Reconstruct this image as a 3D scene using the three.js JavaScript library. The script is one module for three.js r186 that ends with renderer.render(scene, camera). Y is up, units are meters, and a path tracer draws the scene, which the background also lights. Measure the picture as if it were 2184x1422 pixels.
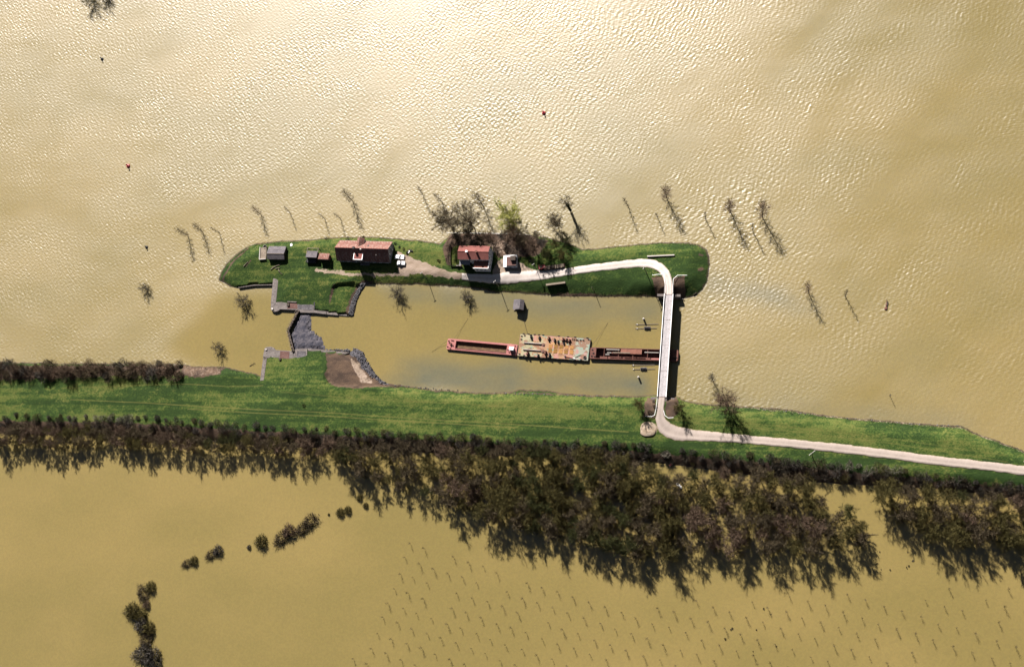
import * as THREE from 'three';
import { mergeGeometries } from 'three/addons/utils/BufferGeometryUtils.js';
import { RoundedBoxGeometry } from 'three/addons/geometries/RoundedBoxGeometry.js';

// ───────────────────────── camera, sky, sun, exposure ─────────────────────────
const F = 2500, CX = 1092, CY = 711, DIST = 500;              // lens in photo pixels, picture centre, metres to the ground at the centre
const V3 = (x, y, z) => new THREE.Vector3(x, y, z);
const camUp = V3(-(1750 - CX), 1430 - CY, F).normalize();     // world up seen from the camera: the plumb point lies below right of the picture
const axX = V3(1, 0, 0).addScaledVector(camUp, -camUp.x).normalize(), axY = camUp, axZ = axX.clone().cross(axY);
const toWorld = (v) => V3(v.dot(axX), v.dot(axY), v.dot(axZ));
const scene = new THREE.Scene();
const camera = new THREE.PerspectiveCamera(2 * Math.atan(CY / F) * 180 / Math.PI, 1024 / 666, 1, 6000);
const eye = toWorld(V3(0, 0, -1)).multiplyScalar(-DIST);
camera.position.copy(eye);
camera.up.copy(toWorld(V3(0, 1, 0)));
camera.lookAt(0, 0, 0);
camera.updateMatrixWorld(true);
const renderer = new THREE.WebGLRenderer({ antialias: true });
renderer.toneMapping = THREE.LinearToneMapping;
renderer.toneMappingExposure = 3.6;
renderer.shadowMap.enabled = true;
// a pixel of the photograph to the point of the place at height h
function G(px, py, h = 0) {
  const v = toWorld(V3((px - CX) / F, -(py - CY) / F, -1));
  return eye.clone().addScaledVector(v, (h - eye.y) / v.y);
}
const SUN_EL = 37.5 * Math.PI / 180;
const shadeDir = G(CX + 36, CY + 100).sub(G(CX, CY)).setY(0).normalize();          // the way shadows fall
const sunDir = shadeDir.clone().multiplyScalar(-Math.cos(SUN_EL)).setY(Math.sin(SUN_EL));
const SHADE = 1 / Math.tan(SUN_EL);
{ // clear, deep blue spring sky with a paler horizon and a glow about the sun
  const W = 256, Hh = 128, d = new Float32Array(W * Hh * 4);
  for (let j = 0; j < Hh; j++) for (let i = 0; i < W; i++) {
    const up = ((j + 0.5) / Hh - 0.5) * Math.PI, az = ((i + 0.5) / W - 0.5) * 2 * Math.PI, y = Math.sin(up), c = Math.cos(up), dot = Math.cos(az) * c * sunDir.x + y * sunDir.y + Math.sin(az) * c * sunDir.z;
    const hz = Math.pow(1 - Math.max(0, y), 4), glow = 0.10 * Math.exp((dot - 1) * 9) + 0.25 * Math.exp((dot - 1) * 60), o = (j * W + i) * 4;
    [[0.019, 0.08, 0.95], [0.028, 0.088, 0.95], [0.047, 0.098, 0.9]].forEach(([z, h, g], k) => { d[o + k] = y < 0 ? 0.05 : z + (h - z) * hz + glow * g; }); d[o + 3] = 1;
  }
  const t = new THREE.DataTexture(d, W, Hh, THREE.RGBAFormat, THREE.FloatType); t.mapping = THREE.EquirectangularReflectionMapping; t.magFilter = THREE.LinearFilter; t.needsUpdate = true;
  scene.background = t; scene.environment = t;
}
const sun = new THREE.DirectionalLight(new THREE.Color(1, 0.95, 0.915), 5);
sun.name = 'sun'; sun.position.copy(sunDir).multiplyScalar(600); sun.castShadow = true; sun.shadow.radius = 2.2;
Object.assign(sun.shadow.camera, { left: -340, right: 340, top: 340, bottom: -340, near: 1, far: 1400 });
sun.shadow.mapSize.set(4096, 4096);
scene.add(sun, sun.target);

// ───────────────────────── small tools ─────────────────────────
let seed = 7;
const rnd = () => { seed = (seed + 0x6d2b79f5) | 0; let t = Math.imul(seed ^ (seed >>> 15), 1 | seed); t = (t + Math.imul(t ^ (t >>> 7), 61 | t)) ^ t; return ((t ^ (t >>> 14)) >>> 0) / 4294967296; };
const ra = (a, b) => a + (b - a) * rnd();
const clamp = (x, a = 0, b = 1) => Math.min(b, Math.max(a, x)), lerp = (a, b, t) => a + (b - a) * t, sstep = (a, b, x) => { const t = clamp((x - a) / (b - a)); return t * t * (3 - 2 * t); };
const hash = (x, y) => { let h = Math.imul(x, 374761393) + Math.imul(y, 668265263) | 0; h = Math.imul(h ^ (h >>> 13), 1274126177); return ((h ^ (h >>> 16)) >>> 0) / 4294967296; };
function vn(x, y) {
  const ix = Math.floor(x), iy = Math.floor(y), fx = x - ix, fy = y - iy, u = fx * fx * (3 - 2 * fx), v = fy * fy * (3 - 2 * fy);
  return lerp(lerp(hash(ix, iy), hash(ix + 1, iy), u), lerp(hash(ix, iy + 1), hash(ix + 1, iy + 1), u), v);
}
const fbm = (x, y, n = 4) => { let s = 0, a = 0.5, t = 0; for (let i = 0; i < n; i++) { s += a * vn(x, y); t += a; a *= 0.5; x = x * 2.03 + 17.1; y = y * 2.03 + 9.7; } return s / t; };
const taken = new Map();
function numbered(name) { const n = taken.get(name) ?? 0; taken.set(name, n + 1); return n ? name + '_' + String(n).padStart(3, '0') : name; }
function tag(o, label, category, group, kind) {
  o.userData = { ...o.userData };
  if (label) o.userData.label = label; if (category) o.userData.category = category; if (group) o.userData.group = group; if (kind) o.userData.kind = kind;
  return o;
}
function mesh(name, geo, mat, parent) {
  const list = [].concat(geo), g = list.length > 1 ? mergeGeometries(list.map((q) => { const r = q.index ? q.toNonIndexed() : q; for (const k of Object.keys(r.attributes)) if (!['position', 'normal', 'uv'].includes(k)) r.deleteAttribute(k); return r; })) : list[0];
  const m = new THREE.Mesh(g, mat);
  m.castShadow = m.receiveShadow = true;
  m.name = parent ? name : numbered(name);
  (parent ?? scene).add(m);
  return m;
}
function thing(name, label, category, pos, turn = 0, group) {
  const o = new THREE.Group(); o.name = numbered(name); scene.add(o);
  o.position.copy(pos); o.rotation.y = turn;
  return tag(o, label, category, group);
}
function copyOf(o, label) {
  const c = o.clone(); c.name = numbered(o.name.replace(/_\d{3}$/, '')); c.userData = { ...o.userData }; if (label) c.userData.label = label;
  scene.add(c); return c;
}
const bx = (w, h, d, x = 0, y = 0, z = 0, ry = 0) => { const g = new THREE.BoxGeometry(w, h, d); if (ry) g.rotateY(ry); return g.translate(x, y, z); };
const rbx = (w, h, d, x = 0, y = 0, z = 0, r = 0.05) => new RoundedBoxGeometry(w, h, d, 2, Math.min(r, w / 2.1, h / 2.1, d / 2.1)).translate(x, y, z);
const cyl = (r0, r1, h, x = 0, y = 0, z = 0, n = 10) => new THREE.CylinderGeometry(r0, r1, h, n).translate(x, y, z);
function bar(a, b, r0, r1 = r0, n = 5) {
  const d = b.clone().sub(a), L = d.length(), g = new THREE.CylinderGeometry(r1, r0, L, n);
  return g.translate(0, L / 2, 0).applyQuaternion(new THREE.Quaternion().setFromUnitVectors(V3(0, 1, 0), d.divideScalar(L))).translate(a.x, a.y, a.z);
}
function prism(pts, y0, y1, bevel = 0) {          // world or local xz outline to a solid between two heights
  const s = new THREE.Shape(pts.map((p) => new THREE.Vector2(p.x, -(p.z ?? p.y))));
  const g = new THREE.ExtrudeGeometry(s, { depth: y1 - y0 - bevel * 2, bevelEnabled: bevel > 0, bevelSize: bevel, bevelThickness: bevel, bevelSegments: 1, bevelOffset: -bevel });
  return g.rotateX(-Math.PI / 2).translate(0, y0 + bevel, 0);
}
const XZ = (x, z) => ({ x, z });
const K = 0.42;                                   // film exposed for dark surfaces: colours are this share of how bright they print
function tex(w, h, f, srgb = true, k0 = K) {              // f(x, y) -> [r, g, b] linear 0..1
  const d = new Uint8Array(w * h * 4), enc = (c) => { c = clamp(c); return 255 * (c < 0.0031308 ? 12.92 * c : 1.055 * Math.pow(c, 1 / 2.4) - 0.055); };
  for (let y = 0, i = 0; y < h; y++) for (let x = 0; x < w; x++, i += 4) { const c = f(x, y); for (let k = 0; k < 3; k++) d[i + k] = srgb ? enc(c[k] * k0) : 255 * clamp(c[k]); d[i + 3] = 255; }
  const t = new THREE.DataTexture(d, w, h); t.wrapS = t.wrapT = THREE.RepeatWrapping; t.magFilter = THREE.LinearFilter; t.minFilter = THREE.LinearMipmapLinearFilter; t.colorSpace = srgb ? THREE.SRGBColorSpace : THREE.NoColorSpace; t.needsUpdate = true;
  return t;
}
const mix3 = (a, b, t) => [lerp(a[0], b[0], t), lerp(a[1], b[1], t), lerp(a[2], b[2], t)];
const C3 = (a) => new THREE.Color().setRGB(a[0], a[1], a[2]);
// mottled material: colour a to b in fine and coarse patches, with a matching relief
function mottle(a, b, { rough = 0.9, scale = 1, bump = 0.02, metal = 0, n = 256, spots, spotAt = 0.68, k = K } = {}) {
  const map = tex(n, n, (x, y) => {
    const wrap = (s, o) => { const u = x / n, v = y / n, q = (p, r) => fbm(p * s + o, r * s + o, 4), f = (p) => sstep(0, 1, p); return lerp(lerp(q(u, v), q(u - 1, v), f(u)), lerp(q(u, v - 1), q(u - 1, v - 1), f(u)), f(v)); };
    let c = mix3(a, b, clamp(0.5 + (wrap(6, 3) - 0.5) * 2.4 + (hash(x, y) - 0.5) * 0.35));
    if (spots) c = mix3(c, spots, sstep(spotAt - 0.04, spotAt + 0.04, wrap(9, 40)));
    return c;
  }, true, k);
  map.repeat.set(scale, scale);
  return new THREE.MeshPhysicalMaterial({ map, roughness: rough, specularIntensity: 0.35, metalness: metal, bumpMap: bump ? map : null, bumpScale: bump / k });
}
const plain = (c, rough = 0.8, metal = 0, k = K) => new THREE.MeshStandardMaterial({ color: C3(c.map((v) => v * k)), roughness: rough, metalness: metal });
function metreUV(g, s = 0.25) {                   // uv in metres by the way each face points
  g = g.index ? g.toNonIndexed() : g; const p = g.attributes.position, uv = new Float32Array(p.count * 2), a = V3(), b = V3(), c = V3();
  for (let i = 0; i < p.count; i += 3) {
    a.fromBufferAttribute(p, i); b.fromBufferAttribute(p, i + 1); c.fromBufferAttribute(p, i + 2);
    const n = b.clone().sub(a).cross(c.clone().sub(a)), ax = Math.abs(n.x), ay = Math.abs(n.y), az = Math.abs(n.z);
    [a, b, c].forEach((q, k) => { const [u, v] = ay >= ax && ay >= az ? [q.x, -q.z] : ax >= az ? [q.z, q.y] : [q.x, q.y]; uv[(i + k) * 2] = u * s; uv[(i + k) * 2 + 1] = v * s; });
  }
  return g.setAttribute('uv', new THREE.BufferAttribute(uv, 2));
}
const inside = (poly, x, z) => { let c = false; for (let i = 0, j = poly.length - 1; i < poly.length; j = i++) if ((poly[i].z > z) !== (poly[j].z > z) && x < (poly[j].x - poly[i].x) * (z - poly[i].z) / (poly[j].z - poly[i].z) + poly[i].x) c = !c; return c; };
const pixelPoly = (list, h = 0) => list.map(([x, y]) => G(x, y, h));
const segDist = (x, z, a, b) => { const dx = b.x - a.x, dz = b.z - a.z, t = clamp(((x - a.x) * dx + (z - a.z) * dz) / (dx * dx + dz * dz || 1)); return Math.hypot(x - a.x - dx * t, z - a.z - dz * t); };

// ───────────────────────── materials ─────────────────────────
const M = {
  redRoof: mottle([0.33, 0.15, 0.115], [0.22, 0.10, 0.078], { bump: 0.03, spots: [0.38, 0.26, 0.21], spotAt: 0.6 }),
  redRoof2: mottle([0.33, 0.12, 0.098], [0.25, 0.09, 0.075], { bump: 0.02 }),
  greyRoof: mottle([0.15, 0.135, 0.145], [0.23, 0.20, 0.205], { bump: 0.03, spots: [0.10, 0.09, 0.09] }),
  whiteWall: mottle([0.62, 0.63, 0.64], [0.5, 0.5, 0.5], { bump: 0.005, k: 0.75 }),
  greyWall: mottle([0.36, 0.35, 0.35], [0.26, 0.26, 0.27], { bump: 0.01 }),
  darkWood: mottle([0.06, 0.045, 0.035], [0.12, 0.09, 0.07], { bump: 0.02 }),
  paleWood: mottle([0.36, 0.29, 0.22], [0.24, 0.19, 0.14], { bump: 0.02 }),
  concrete: mottle([0.25, 0.215, 0.195], [0.155, 0.13, 0.12], { bump: 0.03, spots: [0.34, 0.29, 0.26] }),
  paleConcrete: mottle([0.55, 0.5, 0.45], [0.42, 0.38, 0.34], { bump: 0.01, k: 0.55 }),
  deck: mottle([0.54, 0.50, 0.50], [0.40, 0.37, 0.365], { bump: 0.004, k: 0.5, spots: [0.30, 0.27, 0.26], spotAt: 0.66 }),
  rustPlate: mottle([0.15, 0.075, 0.06], [0.22, 0.12, 0.10], { bump: 0.01 }),
  glass: new THREE.MeshStandardMaterial({ color: C3([0.012, 0.014, 0.018]), roughness: 0.2 }),
  dark: plain([0.015, 0.014, 0.014], 0.85),
  rubber: plain([0.018, 0.017, 0.017], 0.9),
  whitePaint: plain([0.75, 0.74, 0.72], 0.5, 0, 0.9),
  steel: plain([0.34, 0.33, 0.32], 0.5, 0.3),
  brick: mottle([0.26, 0.11, 0.08], [0.16, 0.07, 0.055], { bump: 0.01 }),
  pinkHull: mottle([0.56, 0.235, 0.205], [0.45, 0.17, 0.16], { bump: 0.01, spots: [0.33, 0.11, 0.09], spotAt: 0.7 }),
  brownHull: mottle([0.24, 0.105, 0.08], [0.15, 0.065, 0.05], { bump: 0.01 }),
  holdFloor: mottle([0.22, 0.13, 0.065], [0.12, 0.075, 0.04], { bump: 0.03 }),
  coverBoard: mottle([0.33, 0.145, 0.10], [0.23, 0.095, 0.07], { bump: 0.02 }),
  bark: mottle([0.085, 0.065, 0.05], [0.05, 0.04, 0.03], { bump: 0.02 }),
  soilStone: mottle([0.10, 0.09, 0.095], [0.2, 0.18, 0.185], { bump: 0.02 }),
  pole: mottle([0.3, 0.25, 0.2], [0.2, 0.16, 0.12], { bump: 0.01 }),
  red: plain([0.5, 0.03, 0.04], 0.5),
};

// ───────────────────────── land: shores, heights ─────────────────────────
// each point: pixel x, y, width in metres of the bank that starts at this shore point (0 = upright wall)
const ISLAND_PX = [[466, 596, 9], [471, 580, 9], [482, 563, 8], [498, 545, 8], [518, 531, 7], [545, 520, 6], [580, 515.5, 5], [620, 513, 5], [660, 511, 5], [705, 508, 5], [755, 506, 5], [800, 505, 5], [850, 509, 5], [900, 514, 5], [938, 519, 5], [950, 511, 5], [962, 500, 4],
  [1000, 497, 4], [1060, 498, 4], [1120, 501, 4], [1175, 508, 5], [1215, 521, 5], [1243, 532, 5], [1303, 528, 5], [1366, 521, 5], [1400, 518, 5], [1461, 518, 6], [1490, 521, 7], [1506, 532, 8], [1513, 547, 8], [1512, 572, 8], [1508, 600, 8], [1499, 617, 8], [1482, 631, 8], [1462, 636, 5], [1440, 634, 4], [1415, 634, 4], [1397, 632, 6],
  [1330, 632, 8], [1261, 632, 8], [1197, 631, 7], [1155, 628, 7], [1092, 623, 6], [1060, 623, 6], [1029, 616, 6], [990, 612, 6], [944, 610, 6], [900, 607, 6], [860, 606, 6], [836, 606, 6], [790, 605, 6], [778, 608, 6], [770, 621, 6], [763, 637, 6], [758, 655, 5], [754, 672, 0], [742, 672, 0], [668, 664, 0], [640, 664, 0], [600, 657, 0], [580, 657, 0], [584, 608, 0], [541, 608, 0], [506, 613, 4], [490, 610, 7]];
const BANK_PX = [[-140, 766, 6], [0, 772, 6], [120, 775, 6], [250, 776, 6], [385, 779, 5], [430, 783, 5], [480, 782, 4], [505, 790, 4], [538, 797, 3], [556, 803, 0], [567, 745, 0], [585, 750, 0], [620, 753, 0], [655, 746, 0], [743, 752, 4], [760, 743, 5], [773, 751, 5], [782, 771, 5], [794, 791, 5], [808, 807, 5], [822, 816, 5], [845, 821, 5], [920, 832, 5], [985, 836, 5], [1048, 839, 5], [1087, 836.5, 5], [1112, 831, 5], [1151, 833, 5], [1202, 839, 5], [1253, 843, 5], [1330, 846, 5], [1394, 843.5, 3], [1412, 846, 3], [1443, 846, 3],
  [1454, 854, 5], [1481, 859, 6], [1522, 863, 6], [1571, 866, 6], [1630, 870, 6], [1671, 873, 6], [1776, 888, 6], [1869, 896, 6], [1947, 904, 6], [2049, 908, 5], [2074, 921, 5], [2132, 942, 5], [2184, 962, 5], [2330, 1015, 6], [2330, 1085, 6], [2184, 1062, 6], [2040, 1046, 6], [1900, 1035, 6], [1750, 1028, 6], [1560, 1008, 6], [1400, 985, 6], [1100, 972, 6], [800, 960, 6], [540, 948, 6], [250, 930, 6], [0, 924, 6], [-140, 915, 6]];
function land(px, H) {
  const poly = px.map(([x, y, w]) => Object.assign(G(x, y), { w }));
  const xs = poly.map((p) => p.x), zs = poly.map((p) => p.z);
  return { poly, H, x0: Math.min(...xs) - 5, x1: Math.max(...xs) + 5, z0: Math.min(...zs) - 5, z1: Math.max(...zs) + 5 };
}
const island = land(ISLAND_PX, 2.7), bank = land(BANK_PX, 3.4);
const STEP_N = pixelPoly([[724, 605], [712, 612], [706, 630], [703, 648], [698, 664], [760, 676], [785, 607]], 1.5);       // lower ground behind a little scarp
const STEP_S = pixelPoly([[694, 752], [697, 775], [693, 800], [698, 816], [714, 826], [850, 826], [800, 740]], 2);
const rampN = G(1424, 604, 5), rampS = G(1408, 866, 5);
function heightIn(L, x, z) {
  const { poly, H } = L; let s = 9, d = 1e9, wall = false, dw = 1e9;
  const wob = (fbm(x * 0.3 + 50, z * 0.3, 4) - 0.5) * 2.6;
  for (let i = 0; i < poly.length; i++) {
    const a = poly[i], b = poly[(i + 1) % poly.length], q = segDist(x, z, a, b);
    if (q < d) { d = q; wall = a.w === 0; } if (!a.w) dw = Math.min(dw, q);
    if (a.w) s = Math.min(s, (q + wob * 0.5) / a.w);
  }
  if (!inside(poly, x, z)) return wall ? -2 : -Math.min(2, Math.max(0, d - wob * 0.4) * 0.45) - 0.02;
  s = clamp(s); let h = H * (1 - Math.pow(1 - s, 1.5)) + (fbm(x * 0.12, z * 0.12, 3) - 0.5) * 0.7 * s + 0.02;
  h = Math.min(h, 0.95 + 0.15 * Math.max(0, dw - 1.2));
  if (L === island && inside(STEP_N, x, z)) h = Math.min(h, lerp(0.1, 1.5, clamp(s * 1.1)));
  if (L === bank && inside(STEP_S, x, z)) h = Math.min(h, lerp(0.05, 1.4, clamp(s * 1.0)));
  for (const [r, t] of [[rampN, 2.0], [rampS, 1.55]]) h += t * Math.exp(-((x - r.x) ** 2 + (z - r.z) ** 2) / 95) * clamp(s * 1.5);
  return h;
}
const heightAt = (x, z) => Math.max(heightIn(island, x, z), heightIn(bank, x, z), -2);
function P(px, py) {                                          // pixel to the point of the ground it shows
  let h = 0, g; for (let i = 0; i < 6; i++) { g = G(px, py, h); h = lerp(h, Math.max(0, heightAt(g.x, g.z)), 0.7); }
  return g.setY(Math.max(0, heightAt(g.x, g.z)));
}
function landMesh(L, name, label, step, mat) {
  const nx = Math.ceil((L.x1 - L.x0) / step), nz = Math.ceil((L.z1 - L.z0) / step), pos = [], uv = [], idx = [], id = new Map();
  const hs = new Float32Array((nx + 1) * (nz + 1));
  for (let j = 0; j <= nz; j++) for (let i = 0; i <= nx; i++) hs[j * (nx + 1) + i] = heightIn(L, L.x0 + i * step, L.z0 + j * step);
  const vert = (i, j) => { const k = j * (nx + 1) + i; if (!id.has(k)) { id.set(k, pos.length / 3); const x = L.x0 + i * step, z = L.z0 + j * step; pos.push(x, hs[k], z); uv.push((x - L.x0) / (L.x1 - L.x0), (L.z1 - z) / (L.z1 - L.z0)); } return id.get(k); };
  for (let j = 0; j < nz; j++) for (let i = 0; i < nx; i++) {
    const k = j * (nx + 1) + i; if (Math.max(hs[k], hs[k + 1], hs[k + nx + 1], hs[k + nx + 2]) < -1.2) continue;
    const a = vert(i, j), b = vert(i + 1, j), c = vert(i, j + 1), d = vert(i + 1, j + 1); idx.push(a, c, b, b, c, d);
  }
  const g = new THREE.BufferGeometry(); g.setAttribute('position', new THREE.Float32BufferAttribute(pos, 3)); g.setAttribute('uv', new THREE.Float32BufferAttribute(uv, 2)); g.setIndex(idx); g.computeVertexNormals();
  const m = mesh(name, g, mat); tag(m, label, null, null, 'structure'); return m;
}
// painted ground cover: grass of several tones, bare soil, pale dirt, stones, as matter on the ground
function landTexture(L, W, Hh, paint) {
  const layer = {}, sx = W / (L.x1 - L.x0), sz = Hh / (L.z1 - L.z0);
  for (const kind of Object.keys(paint)) {
    const cv = document.createElement('canvas'); cv.width = W; cv.height = Hh; const c = cv.getContext('2d'); c.fillStyle = '#000'; c.fillRect(0, 0, W, Hh);
    for (const s of paint[kind]) {
      const pts = s.pts.map(([x, y]) => P(x, y)); c.globalAlpha = s.a ?? 1; c.fillStyle = c.strokeStyle = '#fff'; c.beginPath();
      pts.forEach((p, i) => c[i ? 'lineTo' : 'moveTo']((p.x - L.x0) * sx, (p.z - L.z0) * sz));
      if (s.w) { c.lineWidth = s.w * sx; c.lineCap = c.lineJoin = 'round'; c.stroke(); } else { c.closePath(); c.fill(); }
    }
    layer[kind] = c.getImageData(0, 0, W, Hh).data;
  }
  const at = (k, x, y) => (layer[k] ? layer[k][(clamp(Math.round(y), 0, Hh - 1) * W + clamp(Math.round(x), 0, W - 1)) * 4] / 255 : 0);
  const dkG = [0.030, 0.057, 0.014], G1 = [0.056, 0.095, 0.020], G2 = [0.116, 0.142, 0.034], straw = [0.20, 0.185, 0.055], soilA = [0.16, 0.105, 0.07], soilB = [0.075, 0.052, 0.04], dirtA = [0.50, 0.385, 0.30], dirtB = [0.34, 0.255, 0.18], stA = [0.06, 0.06, 0.075], stB = [0.17, 0.155, 0.165];
  return tex(W, Hh, (x, yy) => {
    const y = Hh - 1 - yy, wx = L.x0 + x / sx, wz = L.z0 + y / sz;
    const jx = (fbm(wx * 0.7, wz * 0.7, 4) - 0.5) * 2.2 * sx, jy = (fbm(wx * 0.7 + 31, wz * 0.7, 4) - 0.5) * 2.2 * sz, soft = (k) => (at(k, x + jx, y + jy) + at(k, x + jx * 0.4, y + jy * 0.4) + at(k, x + jx * 1.5 + 2, y + jy * 1.5) + at(k, x - jx * 0.5, y + jy * 0.7 + 1)) / 4;
    const big = fbm(wx * 0.045, wz * 0.11 + 7, 4), mid = fbm(wx * 0.35 + 3, wz * 0.6, 3), fine = fbm(wx * 2.2, wz * 2.2, 2), g0 = hash(x * 3 + 1, y * 7 + 5);
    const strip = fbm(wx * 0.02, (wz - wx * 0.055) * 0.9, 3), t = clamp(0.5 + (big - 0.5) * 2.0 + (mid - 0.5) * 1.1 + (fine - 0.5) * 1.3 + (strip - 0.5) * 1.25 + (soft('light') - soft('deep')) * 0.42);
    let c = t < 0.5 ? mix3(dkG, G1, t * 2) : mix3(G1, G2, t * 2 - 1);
    c = mix3(c, straw, 0.45 * sstep(0.64, 0.84, mid * 0.5 + fine * 0.35 + big * 0.25 + soft('straw') * 0.16));
    c = c.map((v) => v * (0.72 + 0.56 * g0));
    const h = heightIn(L, wx, wz);
    c = mix3(c, mix3(soilB, soilA, fine), sstep(0.55, 0.12, h + (fine - 0.5) * 0.5) * 0.85);               // the washed strip along the water
    c = mix3(c, straw, 0.62 * clamp(at('track', x + jx * 0.12, y + jy * 0.12) * (0.55 + 0.6 * mid)));
    const s = soft('soil'); c = mix3(c, mix3(soilB, soilA, clamp(0.5 + (mid - 0.5) * 1.8 + (g0 - 0.5) * 0.5)), sstep(0.3, 0.62, s + (fine - 0.5) * 0.5));
    const d = soft('dirt'); c = mix3(c, mix3(dirtB, dirtA, clamp(0.55 + (mid - 0.5) * 1.4 + (g0 - 0.5) * 0.3)), sstep(0.3, 0.66, d + (fine - 0.5) * 0.45));
    const q = soft('stone'); c = mix3(c, mix3(stA, stB, clamp(0.4 + (fine - 0.5) * 1.6 + (g0 - 0.5) * 0.9)), sstep(0.35, 0.6, q + (fine - 0.5) * 0.3));
    return c;
  });
}
const grassGrain = tex(256, 256, (x, y) => { const v = 0.5 * hash(x, y) + 0.5 * hash(x >> 1, y >> 1); return [v, v, v]; }, false);
const landMat = (map, L) => { const b = grassGrain.clone(); b.repeat.set((L.x1 - L.x0) / 40, (L.z1 - L.z0) / 40); b.needsUpdate = true; return new THREE.MeshPhysicalMaterial({ map, roughness: 0.95, specularIntensity: 0.15, bumpMap: b, bumpScale: 0.12 }); };
const ISLAND_PAINT = {
  dirt: [{ pts: [[846, 536], [868, 545], [895, 556], [930, 569], [965, 580], [1010, 585], [1010, 599], [940, 592], [900, 585], [850, 583], [850, 575]] }, { pts: [[1040, 515], [1075, 512], [1110, 530], [1130, 545], [1085, 545], [1050, 540]], a: 0.42 }, { pts: [[985, 503], [1030, 505], [1030, 520], [990, 518]], a: 0.36 }, { pts: [[1052, 575], [1062, 556], [1072, 552], [1106, 556], [1125, 570], [1150, 578], [1155, 590], [1100, 602], [1050, 602]] }, { pts: [[672, 576], [735, 585], [870, 585.5]], w: 1.1, a: 1 }, { pts: [[660, 570], [735, 577], [735, 584]], a: 0.5 }],
  soil: [{ pts: [[772, 600], [800, 600], [790, 606], [774, 610], [764, 628], [756, 648], [752, 672], [735, 668], [742, 648], [750, 628], [760, 610]] }, { pts: [[712, 607], [706, 625], [703, 645]], w: 0.9 }, { pts: [[962, 499], [1130, 500], [1170, 515], [1150, 545], [1060, 550], [1050, 525], [975, 522], [958, 540], [960, 565], [952, 565], [945, 525]], a: 0.85 }, { pts: [[1392, 592], [1402, 588], [1418, 590], [1420, 632], [1400, 634]] }, { pts: [[1437, 590], [1462, 588], [1462, 636], [1438, 634]] }, { pts: [[1180, 634], [1275, 634], [1272, 625], [1190, 625]], a: 0.8 }, { pts: [[533, 556], [524, 566]], w: 0.8, a: 0.7 }, { pts: [[475, 598], [498, 556], [528, 530]], w: 1.0 }, { pts: [[1496, 566], [1502, 572], [1496, 580], [1490, 578]], a: 0.9 }, { pts: [[1492, 544], [1500, 545]], w: 1, a: 0.6 }],
  stone: [{ pts: [[788, 603], [778, 606], [768, 620], [760, 638], [755, 656], [752, 672], [744, 671], [746, 656], [752, 638], [761, 620], [772, 605]] }],
  straw: [{ pts: [[640, 530], [740, 505], [720, 560], [650, 575]], a: 0.5 }, { pts: [[600, 590], [700, 590], [700, 640], [600, 640]], a: 0.4 }, { pts: [[860, 545], [960, 560], [950, 590], [860, 560]], a: 0.5 }, { pts: [[1450, 525], [1500, 530], [1490, 560], [1450, 550]], a: 0.7 }],
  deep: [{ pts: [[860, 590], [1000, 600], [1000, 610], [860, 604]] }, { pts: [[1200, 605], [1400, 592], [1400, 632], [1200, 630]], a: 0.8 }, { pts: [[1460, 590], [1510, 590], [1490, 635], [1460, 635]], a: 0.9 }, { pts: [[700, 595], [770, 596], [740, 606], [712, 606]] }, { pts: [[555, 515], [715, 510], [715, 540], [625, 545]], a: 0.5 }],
  light: [{ pts: [[1240, 535], [1400, 520], [1500, 525], [1470, 560], [1400, 545], [1240, 560]], a: 0.6 }, { pts: [[490, 570], [560, 530], [560, 600], [480, 605]], a: 0.5 }],
};
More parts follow.
